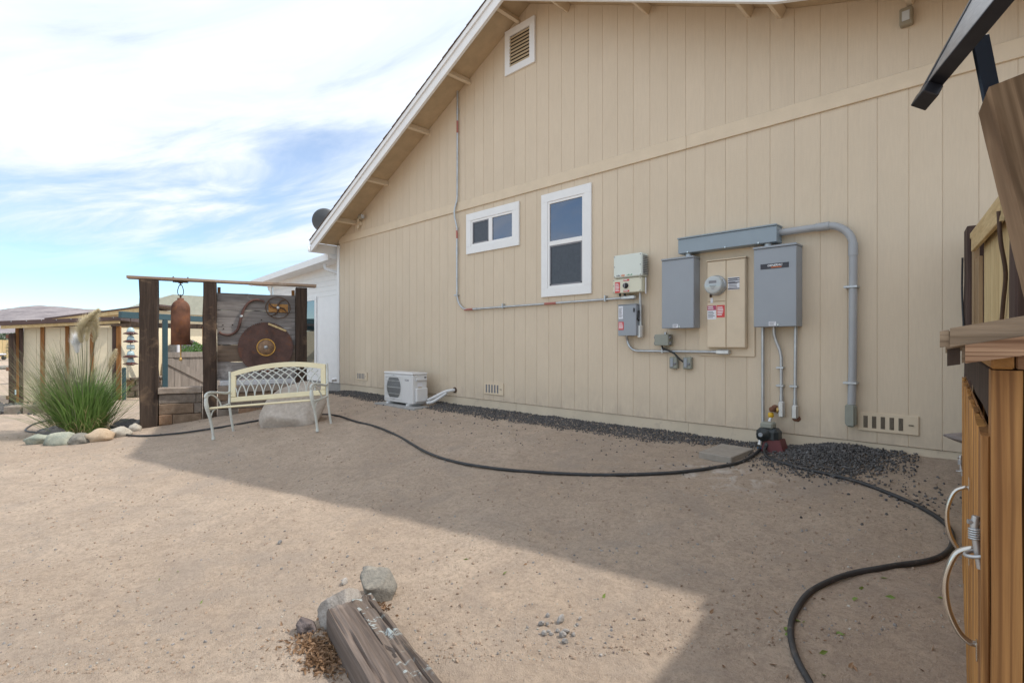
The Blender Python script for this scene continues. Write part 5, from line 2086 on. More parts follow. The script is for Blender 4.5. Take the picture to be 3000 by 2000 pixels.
gt = thing('board_gate', 'low silvered wooden board gate with a diagonal brace beyond the screen', 'gate', (-17.0, -0.7, -0.06))
g0, g1 = Vector((-16.93, -1.40, 0)), Vector((-17.08, 0.05, 0))
gd = (g1 - g0)
ga = math.atan2(gd.y, gd.x)
Mg = Matrix.Translation((g0.x, g0.y, 0)) @ Matrix.Rotation(ga, 4, 'Z')
GL = gd.length
nb = 8
for i in range(nb):
    bb = B()
    bb.box(GL * i / nb + 0.003, GL * (i + 1) / nb - 0.003, -0.012, 0.012, 0.0, 1.14, 0.003, Mg)
    part('board', bb, 'gate', gt)
bb = B()
bb.box(-0.01, GL, -0.05, -0.0125, 1.0, 1.15, 0.004, Mg)
part('rail', bb, 'gate', gt)
bb = B()
bb.prism([(0.0, 0.985), (0.12, 0.985), (GL, 0.12), (GL, 0.0), (GL - 0.1, 0.0), (0.0, 0.82)], -0.045, -0.0125, 'y', Mg)
part('brace', bb, 'gate', gt)

# low curved block wall, patio table and chair behind
fp = thing('block_planter', 'low curved planter wall of small tan blocks behind the chime', 'planter', (-17.75, -2.1, -0.06))
cx_, cy_ = -18.15, -2.2
for r in range(3):
    for k in range(9):
        a = -0.95 + k * 0.235 + (0.117 if r % 2 else 0)
        bb = B()
        M = Matrix.Translation((cx_ + 0.95 * cos(a), cy_ + 0.95 * sin(a), 0.0)) @ Matrix.Rotation(a, 4, 'Z')
        bb.box(-0.09, 0.09, -0.105, 0.105, -0.04 + r * 0.15, 0.105 + r * 0.15, 0.012, M)
        part('block', bb, 'cap' if (k + r) % 3 else 'brick_b', fp)
for k in range(8):
    a = -0.92 + k * 0.265
    bb = B()
    M = Matrix.Translation((cx_ + 0.96 * cos(a), cy_ + 0.96 * sin(a), 0.0)) @ Matrix.Rotation(a, 4, 'Z')
    bb.box(-0.13, 0.13, -0.122, 0.122, 0.412, 0.47, 0.012, M)
    part('cap_block', bb, 'cap', fp)
pt = thing('patio_table', 'small dark metal patio table behind the planter wall', 'table', (-19.6, -2.35, -0.06))
bb = B()
bb.lathe([(0.42, 0.66), (0.42, 0.68), (0.001, 0.68)], (-19.6, -2.35, -0.06), 'z', 24)
part('tabletop', bb, 'inkgray', pt)
for k in range(4):
    a = k * pi / 2 + 0.4
    bb = B()
    bb.tube([(-19.6 + 0.33 * cos(a), -2.35 + 0.33 * sin(a), -0.06), (-19.6 + 0.28 * cos(a), -2.35 + 0.28 * sin(a), 0.60)], 0.016, 6)
    part('leg', bb, 'inkgray', pt)
pc = thing('patio_chair', 'small white slatted patio chair by the dark table', 'chair', (-18.9, -1.75, -0.06))
Mc = Matrix.Translation((-18.9, -1.75, -0.06)) @ Matrix.Rotation(SA - 0.3, 4, 'Z')
bb = B()
bb.box(-0.22, 0.22, -0.22, 0.22, 0.40, 0.43, 0.005, Mc)
part('seat', bb, 'paper', pc)
for k in range(6):
    bb = B()
    bb.box(-0.22, 0.22, 0.20, 0.225, 0.47 + k * 0.075, 0.515 + k * 0.075, 0.004, Mc)
    part('back_slat', bb, 'paper', pc)
for x in (-0.21, 0.21):
    for y, h in ((-0.2, 0.40), (0.21, 0.95)):
        bb = B()
        bb.box(x - 0.015, x + 0.015, y - 0.015, y + 0.015, 0, h, 0.003, Mc)
        part('leg', bb, 'paper', pc)

# tan lap-sided house beyond the shed
lh = thing('lap_sided_house', 'tan lap-sided outbuilding with a brown door and a low gable roof beyond the shed', 'house', (-23.5, -1.5, -0.06))
h0, h1 = Vector((-25.05, -3.05, 0)), Vector((-22.85, -0.83, 0))
hd = h1 - h0
ha = math.atan2(hd.y, hd.x)
HLn = hd.length
Mh = Matrix.Translation((h0.x, h0.y, 0)) @ Matrix.Rotation(ha, 4, 'Z')
bb = B()
bb.prism([(0.2, -0.1), (HLn + 0.2, -0.1), (HLn + 0.2, 2.62), (0.2, 2.2)], 0.0, 1.2, 'y', Mh)
part('wall', bb, 'lap', lh)
bb = B()
for k in range(19):
    z = 0.12 + k * 0.128
    x0 = 0.2 if z < 2.15 else 0.2 + (z - 2.08) / 0.18
    if x0 < HLn:
        bb.prism([(-0.028, z), (-0.004, z + 0.124), (-0.001, z + 0.124), (-0.001, z)], x0, HLn + 0.2, 'x', Mh)
part('lap_boards', bb, 'lap', lh, kind='stuff')
bb = B()
bb.prism([(-0.15, 2.235), (HLn + 0.66, 2.745), (HLn + 0.66, 2.80), (-0.15, 2.295)], -0.35, 1.4, 'y', Mh)
part('roof', bb, 'roofbrown', lh)
bb = B()
bb.prism([(-0.15, 2.10), (HLn + 0.64, 2.60), (HLn + 0.64, 2.742), (-0.15, 2.232)], -0.32, -0.28, 'y', Mh)
part('fascia_board', bb, 'picket_y', lh)
dx0 = (Vector((-23.42, -1.40, 0)) - h0).length - 0.2
bb = B()
bb.box(dx0, dx0 + 0.72, -0.06, -0.03, 0.0, 1.92, 0.005, Mh)
dr = part('door', bb, 'stud', lh)
bb = B()
bb.box(dx0 - 0.12, dx0 + 0.92, -0.18, -0.03, 1.93, 2.02, 0.005, Mh)
part('door_head', bb, 'picket_y', lh)
for q in (dx0 - 0.09, dx0 + 0.725):
    bb = B()
    bb.box(q, q + 0.085, -0.07, -0.03, 0.0, 1.92, 0.004, Mh)
    part('jamb', bb, 'tie_fence', lh)

# things seen through the gap under the bell
ar = thing('timber_arbor', 'brown timber arbor with a knee brace beyond the board gate', 'arbor', (-20.2, 0.35, -0.06))
for (x, y) in ((-20.1, 0.40), (-21.6, 1.6), (-19.2, 2.2)):
    bb = B()
    bb.box(x - 0.07, x + 0.07, y - 0.07, y + 0.07, -0.1, 1.95, 0.01)
    part('post', bb, 'stud' if x > -20.5 else 'tie', ar)
bb = B()
bb.cbox((-20.4, 0.0, 1.98), (0.14, 4.4, 0.16), radians(8), 0.01)
part('beam', bb, 'tie_warm', ar)
bb = B()
bb.tube([(-20.13, 0.05, 1.35), (-20.2, -0.45, 1.92)], 0.06, 4, False)
part('knee_brace', bb, 'tie_warm', ar)
solo('white_post', B().box(-19.70, -19.60, -0.53, -0.44, -0.1, 1.36, 0.008), 'paper', 'bright white post seen under the rusty bell', 'post', (-19.65, -0.49, -0.1))
rf = thing('distant_building', 'far building with a grey-green roof seen between the posts', 'building', (-34, 3, -0.06))
bb = B()
bb.box(-38, -33, 0.6, 9, -0.1, 3.0)
part('wall', bb, 'shedwall', rf)
bb = B()
bb.prism([(0.0, 2.95), (9.5, 2.95), (7.0, 4.0), (2.2, 4.0)], -38.6, -32.4, 'x')
part('roof', bb, 'roofgray', rf)


def leaf_cloud(b, c, rad, n, size, seed, up=0.3):
    r = random.Random(seed)
    for i in range(n):
        while True:
            p = Vector((r.uniform(-1, 1), r.uniform(-1, 1), r.uniform(-1, 1)))
            if 0.25 < p.length < 1 and noise.noise(p * 2.4 + Vector((seed, 0, 0))) > -0.12:
                break
        q = Vector((c[0] + p.x * rad[0], c[1] + p.y * rad[1], c[2] + p.z * rad[2]))
        nv = Vector((r.uniform(-1, 1), r.uniform(-1, 1), r.uniform(-up, 1))).normalized()
        t = nv.orthogonal().normalized()
        s2 = nv.cross(t)
        k = size * r.uniform(0.6, 1.3)
        b.add([q - t * k, q + s2 * k * 0.4, q + t * k, q - s2 * k * 0.4], [(0, 1, 2, 3)])


bs = thing('green_bush', 'bright green leafy bush beside the arbor post', 'bush', (-19.9, -0.1, -0.06))
bb = B()
leaf_cloud(bb, (-19.75, -0.05, 0.75), (0.45, 0.45, 0.72), 1500, 0.055, 4)
part('leaves', bb, 'bush', bs, kind='stuff')
bb = B()
for k in range(5):
    bb.tube([(-19.75, -0.05, -0.08), (-19.75 + rl.uniform(-.25, .25), -0.05 + rl.uniform(-.25, .25), 1.0)], 0.014, 5)
part('stem', bb, 'tie_warm', bs)
bb = B()
bb.rock((-23.2, 0.6, 0.55), (0.9, 0.8, 0.95), 77, 3, 0.3, 1.3, False, 0, 0.3)
solo('rock_pile', bb, 'rock_dark', 'dark boulder behind the green bush', 'boulder', (-23.2, 0.6, -0.06))

# far left: fence, conifer, trailer, rock
ff = thing('board_fence', 'distant tan board fence at the far left edge', 'fence', (-70, -6, -0.06))
for k in range(46):
    bb = B()
    bb.box(-70.0, -69.96, -16.0 + k * 0.3, -16.0 + k * 0.3 + 0.285, -0.1, 1.70 + 0.02 * (k % 2))
    part('board', bb, 'picket', ff)
cf = thing('conifer', 'small distant conifer beside the far board fence', 'tree', (-60.5, -3.05, -0.06))
bb = B()
bb.tube([(-60.5, -3.05, -0.1), (-60.5, -3.05, 1.9)], [0.09, 0.03], 6)
part('trunk', bb, 'tie_warm', cf)
bb = B()
r = random.Random(3)
for k in range(1500):
    t = r.random() ** 0.8
    z = 0.15 + 1.95 * t
    rad = 0.85 * (1 - t) * r.uniform(0.3, 1.0) + 0.04
    a = r.uniform(0, 2 * pi)
    p = Vector((-60.5 + rad * cos(a), -3.05 + rad * sin(a), z - rad * 0.25))
    d = Vector((cos(a), sin(a), r.uniform(-0.2, 0.5))).normalized() * 0.16
    s2 = Vector((-sin(a), cos(a), 0)) * 0.035
    bb.add([p - s2, p + s2, p + d], [(0, 1, 2)])
part('crown', bb, 'needle', cf, kind='stuff')
bs2 = B()
leaf_cloud(bs2, (-78, -2.0, 1.2), (2.5, 2.2, 1.5), 1600, 0.2, 8)
solo('far_bush', bs2, 'needle', 'grey-green bush rising behind the far board fence', 'bush', (-78, -2, -0.06))
tr = thing('flat_trailer', 'low white-topped flat trailer parked far away at the left edge', 'trailer', (-63.5, -4.0, -0.06))
bb = B()
bb.box(-64.5, -62.6, -6.2, -3.35, 0.38, 0.50, 0.02)
part('deck', bb, 'paper', tr)
bb = B()
bb.box(-64.3, -62.8, -6.0, -3.5, 0.28, 0.375)
part('chassis', bb, 'brown_iron', tr)
for y in (-5.6, -4.0, -3.5):
    bb = B()
    bb.lathe([(0.17, 0), (0.17, 0.16)], (-62.72, y, 0.13), 'x', 16)
    part('wheel', bb, 'black', tr)
bb = B()
bb.rock((-41, -4.0, 0.0), (0.5, 0.30, 0.17), 31, 2, 0.25)
solo('far_rock', bb, 'rock_gray', 'low grey rock on the open dirt left of the shed', 'rock', (-41, -4.0, -0.06))

# ------------------------------------------------------------------ fence joining the house at right
FO = Vector((-0.215, -0.38, 0))
FD = Vector((0.150, -0.9887, 0)).normalized()
fa_ = math.atan2(FD.y, FD.x)
MF = Matrix.Translation((FO.x, FO.y, 0)) @ Matrix.Rotation(fa_, 4, 'Z')   # x along the fence towards the camera, -y faces the yard
fe = thing('wood_fence', 'new pine board fence with dark tie posts joining the house wall at right', 'fence', (FO.x, FO.y, 0.4))
for i, (a, w_, top) in enumerate(((-0.12, 0.25, 2.19), (1.27, 0.18, 2.12))):
    bb = B()
    jbox(bb, a - w_ / 2, a + w_ / 2, -0.05 if i == 0 else -0.01, 0.16, -0.3, top, 80 + i, 0.004, 8, 'z', 0.01)
    bb.v = [MF @ p for p in bb.v]
    part('post', bb, 'tie_fence', fe)
for (s0, s1) in ((0.004, 1.175),):
    bb = B()
    bb.box(s0, s1, -0.040, 0.06, 2.10, 2.137, 0.003, MF)
    part('top_rail', bb, 'picket_y', fe)
    bb = B()
    bb.box(s0 + 0.12, s1, -0.045, -0.023, 1.998, 2.098, 0.003, MF)
    part('top_board', bb, 'picket_y', fe)
    bb = B()
    bb.box(s0, s0 + 0.088, -0.030, 0.0, 0.30, 2.098, 0.003, MF)
    part('stile', bb, 'stile', fe)
    bb = B()
    bb.box(s0 + 0.09, s0 + 0.24, -0.022, 0.0, 0.30, 1.953, 0.003, MF)
    part('stile', bb, 'stile', fe)
    n = 6
    for k in range(n):
        a = s0 + 0.242 + (s1 - s0 - 0.242) * k / n
        c_ = s0 + 0.242 + (s1 - s0 - 0.242) * (k + 1) / n
        bb = B()
        bb.box(a + 0.003, c_ - 0.003, 0.004, 0.022, 0.28, 2.098, 0.003, MF)
        part('picket', bb, 'picket', fe)
bb = B()
bb.tube(smooth_path([MF @ Vector(p) for p in ((1.17, -0.045, 2.05), (1.15, -0.035, 1.90), (1.11, -0.012, 1.75), (1.04, -0.012, 1.60), (0.96, -0.012, 1.42), (0.92, -0.012, 1.2))], 5), 0.009, 8)
part('cable', bb, 'brown_iron', fe)
bb = B()
bb.tube(smooth_path([MF @ Vector(p) for p in ((-0.17, -0.062, 2.0), (-0.20, -0.062, 1.8), (-0.17, -0.062, 1.66), (-0.10, -0.062, 1.5), (-0.08, -0.062, 1.3))], 5), 0.006, 8)
part('cable', bb, 'rubber', fe)

# unseen taller run, added behind the cabinet and sized for its cast shadow
CAB = Matrix.Translation((-0.04, -3.80, 0)) @ Matrix.Rotation(radians(4.3), 4, 'Z')
for k in range(13):
    bb = B()
    bb.box(0.372, 0.392, 0.25 + k * 0.16, 0.25 + k * 0.16 + 0.155, 0.1, 2.46, 0.003, CAB)
    part('picket', bb, 'picket', fe)
for z in (0.5, 2.0):
    bb = B()
    bb.box(0.394, 0.435, 0.25, 2.33, z, z + 0.09, 0.003, CAB)
    part('rail', bb, 'picket_y', fe)
for y in (0.20, 2.30):
    bb = B()
    bb.box(0.396 + 0.04, 0.58, y - 0.075, y + 0.075, -0.2, 2.5, 0.008, CAB)
    part('post', bb, 'tie_fence', fe)

st = thing('stone_step', 'rough mauve flagstone on a low stone stack by the fence post', 'stone', (-0.17, -0.85, 0.45))
bb = B()
bb.rock((-0.03, -0.86, 0.82), (0.34, 0.20, 0.055), 61, 3, 0.16, 1.2, False, 0.1, 0.3)
part('top_stone', bb, 'step', st)
bb = B()
bb.rock((0.03, -0.84, 0.58), (0.27, 0.17, 0.24), 62, 3, 0.2, 1.2, False, 0.1, 0.35)
part('lower_stone', bb, 'step', st)

# ------------------------------------------------------------------ cedar cabinet at the right edge
CA = radians(4.3)
CO = (-0.04, -3.80, 0.03)
cb = thing('storage_cabinet', 'oiled wood storage cabinet with pull handles and a sloping board lid at right edge', 'cabinet', CO, CA)
CL = 2.30
bb = B()
jbox(bb, 0.0, 0.040, 0.0, 0.09, -0.02, 1.322, 90, 0.0015, 6, 'z', 0.003)
part('corner_post', bb, 'fir_dark', cb, True)
for i in range(2):
    bb = B()
    a = 0.046 + i * 0.14
    jbox(bb, a, a + 0.136, 0.016, 0.036, -0.02, 1.322, 91 + i, 0.001, 5, 'z', 0.002)
    part('end_board', bb, 'fir', cb, True)
bb = B()
bb.box(0.03, 0.34, 0.04, CL, 0.04, 1.28)
part('carcass', bb, 'fir_dark', cb, True)
bb = B()
jbox(bb, 0.004, 0.045, 0.095, CL, 1.215, 1.320, 97, 0.002, 6, 'y', 0.003)
part('dark_header', bb, 'tie_warm', cb, True)
bb = B()
bb.box(0.0, 0.030, 0.0, CL, 1.324, 1.348, 0.003)
part('header', bb, 'fir_y', cb, True)
bb = B()
bb.box(0.032, 0.33, 0.004, 0.036, 1.324, 1.350, 0.003)
part('header', bb, 'fir_x', cb, True)
rows = ((0.03, 1.10), (1.125, CL))
for di, (d0, d1) in enumerate(rows):
    n = 7 if di == 0 else 8
    db = B()
    db.box(0.001, 0.0035, d0, d1, 0.03, 1.20)
    dr_ = part('door', db, 'fir_dark', cb, True)
    for k in range(n):
        a = d0 + (d1 - d0) * k / n
        c_ = d0 + (d1 - d0) * (k + 1) / n
        bb = B()
        e = RNG.uniform(0, 0.004)
        jbox(bb, -0.009 - e, 0.0, a + 0.003, c_ - 0.003, 0.02, 1.19 + RNG.uniform(0, 0.012), 110 + di * 20 + k, 0.0012, 6, 'z', 0.0025)
        part('door_board', bb, 'fir' if (k + di) % 3 else 'fir_dark', dr_, True)


def pull(y, zt, zb):
    """arched pull handle with flat feet"""
    b = B()
    x = -0.015
    pts_ = [(x, y, zt + 0.002), (x - 0.012, y, zt + 0.001), (x - 0.032, y, zt - 0.014), (x - 0.046, y, zt - 0.055), (x - 0.049, y, (zt + zb) / 2), (x - 0.043, y, zb + 0.050), (x - 0.028, y, zb + 0.014), (x - 0.012, y, zb - 0.001), (x, y, zb - 0.002)]
    sp2 = smooth_path(pts_, 5)
    n = len(sp2)
    vs, fs = [], []
    for i, p in enumerate(sp2):
        t = (sp2[min(i + 1, n - 1)] - sp2[max(i - 1, 0)]).normalized()
        nr = Vector((t.z, 0, -t.x))
        w = 0.007 + 0.005 * sin(pi * i / (n - 1))
        for k in range(8):
            a = 2 * pi * k / 8
            vs.append(p + Vector((0, 1, 0)) * w * cos(a) + nr * 0.0058 * sin(a))
    for i in range(n - 1):
        for k in range(8):
            k2 = (k + 1) % 8
            fs.append((i * 8 + k, i * 8 + k2, (i + 1) * 8 + k2, (i + 1) * 8 + k))
    b.add(vs, fs, True)
    o = part('handle', b, 'chrome', cb, True)
    for z0_, z1_ in ((zt - 0.004, zt + 0.032), (zb - 0.032, zb + 0.004)):
        f = B()
        f.box(-0.0165, -0.0140, y - 0.012, y + 0.012, z0_, z1_, 0.0008)
        part('foot', f, 'chrome', o, True)
    return o


CZ = CO[2]
pull(0.14, 0.985 - CZ, 0.800 - CZ)
pull(0.72, 0.985 - CZ, 0.800 - CZ)


def latch(y, z, k=1.0):
    b = B()
    x = -0.018
    b.tube([(x + 0.006, y, z - 0.050 * k), (x + 0.002, y, z - 0.015), (x - 0.002, y, z + 0.03 * k), (x, y, z + 0.05 * k)], [0.005, 0.006, 0.007, 0.006], 8)
    o = part('latch_pin', b, 'galv', cb, True)
    c_ = B()
    pts_ = []
    for i in range(60):
        a = i / 60 * 2 * pi * 5
        pts_.append((x - 0.001 + 0.009 * cos(a), y + 0.009 * sin(a), z + 0.004 + 0.022 * i / 60))
    c_.tube(pts_, 0.0022, 5)
    part('spring', c_, 'galv', o, True)
    c_ = B()
    c_.tube([(x + 0.004 + 0.020 * cos(2 * pi * i / 18), y + 0.020 * sin(2 * pi * i / 18), z - 0.022 + 0.006 * cos(2 * pi * i / 18)) for i in range(18)], 0.0036, 6, True, True)
    part('eye_ring', c_, 'galv', o, True)
    c_ = B()
    c_.tube([(x + 0.020, y, z - 0.022), (x + 0.045, y, z - 0.028)], 0.0035, 6)
    part('eye_screw', c_, 'galv', o, True)
    c_ = B()
    c_.tube([(x - 0.012, y - 0.004, z + 0.038 * k), (x + 0.012, y + 0.004, z + 0.036 * k)], 0.0048, 6)
    part('cross_pin', c_, 'galv', o, True)


latch(0.085, 1.018 - CZ)
latch(2.12, 0.80 - CZ)
# sloping lid in two layers of boards
LS = 0.2
zl = lambda x: 1.319 + (x + 0.07) * LS
for i in range(1):
    for (x0, x1, y0, y1, dz, th, mt) in ((-0.036, 0.355, -0.085, -0.055, 0.010, 0.031, 'fir_x'), (-0.040, 0.355, -0.052, -0.03, 0.010, 0.029, 'fir_gray'), (-0.060, -0.042, -0.045, -0.015, 0.008, 0.030, 'tie_warm'),
                                         (-0.056, 0.355, -0.062, 0.06, 0.0415, 0.033, 'fir_gray'), (-0.070, -0.0575, -0.055, 0.0, 0.043, 0.029, 'fir_gray')):
        bb = B()
        pl = [(x0, zl(x0) + dz), (x1, zl(x1) + dz), (x1, zl(x1) + dz + th), (x0, zl(x0) + dz + th)]
        bb.prism(pl, y0, y1)
        part('lid_board', bb, mt, cb, True)
y = 0.064
while y < CL + 0.1:
    bb = B()
    y1 = min(y + 0.14, CL + 0.1)
    x0, x1 = -0.058 + RNG.uniform(-0.006, 0.006), 0.355
    pl = [(x0, zl(x0) + 0.030), (x1, zl(x1) + 0.030), (x1, zl(x1) + 0.072), (x0, zl(x0) + 0.072)]
    bb.prism(pl, y, y1 - 0.004)
    part('lid_board', bb, 'fir_gray', cb, True)
    y = y1

# leaning timber and the small solar panel
Rv = Vector((0.71506, 0.69907, 0))
Fv = Vector((-0.69907, 0.71506, 0))
CAMP = Vector((0, -5.06, 1.4))


def cm(r, u, f):
    return CAMP + Rv * r + Vector((0, 0, 1)) * u + Fv * f


tm = thing('leaning_timber', 'weathered grey-brown timber leaning over the cabinet lid at the right edge', 'timber', tuple(cm(1.14, 0.06, 1.2)))
bb = B()
p0, p1 = cm(1.045, 0.5675, 1.15), cm(1.1726, 0.060, 1.15)
ax_ = (p1 - p0).normalized()
ux = (Rv - ax_ * Rv.dot(ax_)).normalized()
ns = 9
vs, fs = [], []
rr = random.Random(4)
for i in range(ns + 1):
    c_ = p0 + (p1 - p0) * i / ns
    for k, (a, f) in enumerate(((0.004, 0.0), (0.146, 0.0), (0.15, 0.004), (0.15, 0.034), (0.146, 0.038), (0.004, 0.038), (0.0, 0.034), (0.0, 0.004))):
        chip = 0.0
        if i == 0:
            chip = {0: 0.006, 7: 0.012, 6: 0.055, 5: 0.045}.get(k, -0.012)
        vs.append(c_ + ux * (a + rr.uniform(-0.0012, 0.0012)) + Fv * (f + rr.uniform(-0.001, 0.001)) + ax_ * (chip + (rr.uniform(-0.004, 0.004) if i == 0 else 0)))
for i in range(ns):
    for k in range(8):
        k2 = (k + 1) % 8
        fs.append((i * 8 + k, i * 8 + k2, (i + 1) * 8 + k2, (i + 1) * 8 + k))
fs.append(list(range(8)))
fs.append([ns * 8 + k for k in range(8)])
bb.add(vs, fs)
# rotate the mesh into a frame whose z runs along the timber, so the grain does too
tb = part('beam', bb, 'timber', tm)
qm = (-ax_).to_track_quat('Z', 'Y').to_matrix().to_4x4()
tb.data.transform(qm.inverted())
tb.matrix_basis = qm

sp = thing('solar_panel', 'small black-framed solar panel tilted on a dark bracket at upper right', 'solar panel', tuple(cm(0.97, 0.592, 1.25)))
Cc = cm(0.970, 0.592, 1.25)
e1 = (Rv * -0.047 + Vector((0, 0, 0.065)) + Fv * -0.25)
e2 = (Rv * 0.157 + Vector((0, 0, 0.2528)) + Fv * 0.036)
e1n = e1.normalized()
e2 = (e2 - e1n * e2.dot(e1n))
e2n = e2.normalized()
nn = e1n.cross(e2n).normalized()
if nn.dot(CAMP - Cc) < 0:
    nn = -nn
PMx = Matrix.Identity(4)
PMx.col[0][:3] = e2n
PMx.col[1][:3] = e1n
PMx.col[2][:3] = nn
PMx.translation = Cc
LY, LXp = 0.50, 0.62
tk = 0.030
for (a0, a1, b0, b1) in ((0, LXp, 0, 0.012), (0, LXp, LY - 0.012, LY), (0, 0.012, 0.012, LY - 0.012), (LXp - 0.012, LXp, 0.012, LY - 0.012)):
    bb = B()
    bb.box(a0, a1, b0, b1, -tk, 0.0, 0.001, PMx)
    part('frame_rail', bb, 'blackmetal', sp)
bb = B()
bb.box(0.012, LXp - 0.012, 0.012, LY - 0.012, -0.006, -0.003, 0, PMx)
part('glass', bb, 'panelglass', sp)
bb = B()
bb.box(-0.030, 0.0, -0.004, 0.05, -tk - 0.002, 0.002, 0.002, PMx)
part('end_cap', bb, 'blackmetal', sp)
bb = B()
b0 = cm(1.100, 0.540, 1.193)
b1 = cm(1.064, 0.72, 1.193)
bw = (b1 - b0).normalized()
bl2 = (b1 - b0).length
Mb = Matrix.Identity(4)
Mb.col[2][:3] = bw
Mb.col[0][:3] = (Rv - bw * Rv.dot(bw)).normalized()
Mb.col[1][:3] = bw.cross((Rv - bw * Rv.dot(bw)).normalized())
Mb.translation = b0
bb.box(-0.020, 0.020, -0.004, 0.004, -0.02, bl2 - 0.02, 0.001, Mb)
part('bracket', bb, 'bluemetal', sp)

# ------------------------------------------------------------------ sleeper, its stones and leaf litter in the foreground
sl = thing('railroad_sleeper', 'weathered grey railroad sleeper half sunk in the foreground dirt', 'sleeper', (-1.3, -3.79, 0.03))


def sleeper_half(y0, y1, top, seed, chips, inner):
    rr = random.Random(seed)
    nx, ny = 130, 16
    cr = [(rr.uniform(0.15, 0.85), rr.uniform(0, 50), rr.uniform(0.006, 0.016)) for _ in range(4)]
    vs, fs = [], []
    for i in range(nx + 1):
        x = -2.335 + 2.2 * i / nx
        for j in range(ny + 1):
            t = j / ny
            yy = y0 + (y1 - y0) * t
            e = (t if inner else 1 - t) * (y1 - y0)
            rnd = -0.018 * max(0.0, 1 - e / 0.012) ** 2
            n1 = noise.noise(Vector((x * 2.2, yy * 26, seed)))
            n2 = noise.noise(Vector((x * 7, yy * 50, seed + 9)))
            h = top + 0.010 * n1 + 0.006 * n2 + rnd
            if chips and noise.noise(Vector((x * 5.5, yy * 9, 3.3))) > 0.22:
                h -= 0.012
            for (q0, ph, dp) in cr:
                cy = y0 + (y1 - y0) * (q0 + 0.16 * noise.noise(Vector((x * 1.6, ph, 0))))
                on = noise.noise(Vector((x * 2.5, ph, 7))) + 0.25
                if on > 0:
                    h -= dp * min(1, on * 3) * math.exp(-((yy - cy) / 0.0045) ** 2)
            xx = x + (0.012 * noise.noise(Vector((yy * 30, seed, 1))) if i == 0 else 0)
            yy_s = -0.227 * (xx + 2.335)
            vs.append((xx, yy + yy_s + 0.006 * noise.noise(Vector((x * 3, seed, j))) * (1 if j == (0 if inner else ny) else 0), h))
    for i in range(nx):
        for j in range(ny):
            fs.append((i * (ny + 1) + j, (i + 1) * (ny + 1) + j, (i + 1) * (ny + 1) + j + 1, i * (ny + 1) + j + 1))
    o = len(vs)
    rim = [i * (ny + 1) for i in range(nx + 1)] + [nx * (ny + 1) + j for j in range(1, ny + 1)] + [i * (ny + 1) + ny for i in range(nx - 1, -1, -1)] + [j for j in range(ny - 1, 0, -1)]
    for q in rim:
        vs.append((vs[q][0], vs[q][1], -0.12))
    m_ = len(rim)
    for k in range(m_):
        k2 = (k + 1) % m_
        fs.append((rim[k], rim[k2], o + k2, o + k))
    return B().add(vs, fs)


for q_, mt in ((sleeper_half(-3.915, -3.7885, 0.150, 3, False, True), 'sleeper'), (sleeper_half(-3.7875, -3.675, 0.154, 6, True, False), 'sleeper2')):
    o = part('half', q_, mt, sl)
    RS = Matrix.Rotation(-0.2232, 4, 'Z')        # lets the grain run along the sheared length
    o.data.transform(RS.inverted())
    o.matrix_basis = RS

for i, (c_, rad, mt, lab, fct, rz_) in enumerate((
        ((-2.455, -3.565), (0.095, 0.10, 0.110), 'rock_gray', 'rounded grey stone touching the far corner of the sleeper', 0.3, 0.4),
        ((-2.405, -3.79), (0.075, 0.155, 0.105), 'rock_white', 'whitish pitted stone against the end of the sleeper', 0.35, 0.15),
        ((-2.465, -3.955), (0.06, 0.042, 0.04), 'rock_purple', 'flat purple-brown stone beside the leaf litter', 0.3, 0.5))):
    z = gz(*c_)
    bb = B()
    bb.rock((c_[0], c_[1], z + rad[2] * 0.55), rad, 205 + i * 3, 4, 0.38, 1.7, False, rz_, fct + 0.15)
    solo('stone', bb, mt, lab, 'stone', (c_[0], c_[1], z), group='stones at the sleeper end')


def litter(name, regions, mat, label, size, seed, cat=None):
    r = random.Random(seed)
    b = B()
    for (cx0, cy0, sx, sy, n, hh_) in regions:
        for i in range(n):
            x, yy = r.gauss(cx0, sx), r.gauss(cy0, sy)
            z = gz(x, yy) + 0.004 + r.random() ** 2 * hh_
            k = size * r.uniform(0.6, 1.5)
            R2 = Euler((r.gauss(0, 0.6), r.gauss(0, 0.6), r.uniform(0, 6.28))).to_matrix()
            pts_ = [Vector((-k, 0, 0)), Vector((-k * .2, -k * .42, k * .16)), Vector((k, 0, k * .1)), Vector((-k * .1, k * .42, k * .14)), Vector((0, 0, -k * .05))]
            b.add([Vector((x, yy, z)) + R2 @ p for p in pts_], [(0, 1, 4), (1, 2, 4), (2, 3, 4), (3, 0, 4)])
    return solo(name, b, mat, label, cat, kind='stuff')


litter('leaf_litter', [(-2.26, -3.995, 0.075, 0.035, 480, 0.014), (-2.16, -4.015, 0.06, 0.03, 260, 0.012), (-2.26, -4.0, 0.16, 0.07, 110, 0.004), (-2.40, -3.64, 0.03, 0.025, 90, 0.012), (-2.33, -3.62, 0.03, 0.015, 40, 0.01)], 'litter', None, 0.013, 1)
litter('fallen_leaves', [(-0.55, -2.6, 0.25, 0.25, 26, 0.0), (-0.75, -2.7, 0.12, 0.15, 14, 0.0), (-1.2, -2.5, 0.5, 0.3, 8, 0.0)], 'litter', None, 0.014, 2)
litter('green_leaves', [(-0.5, -2.05, 0.15, 0.08, 6, 0.0), (-0.68, -2.55, 0.08, 0.12, 7, 0.0), (-3.2, -4.3, 0.4, 0.3, 3, 0.0), (-2.3, -3.0, 0.6, 0.3, 3, 0.0)], 'greenleaf', None, 0.016, 3)

# ------------------------------------------------------------------ lava gravel along the wall, pebbles over the yard
r = random.Random(21)
pts = []


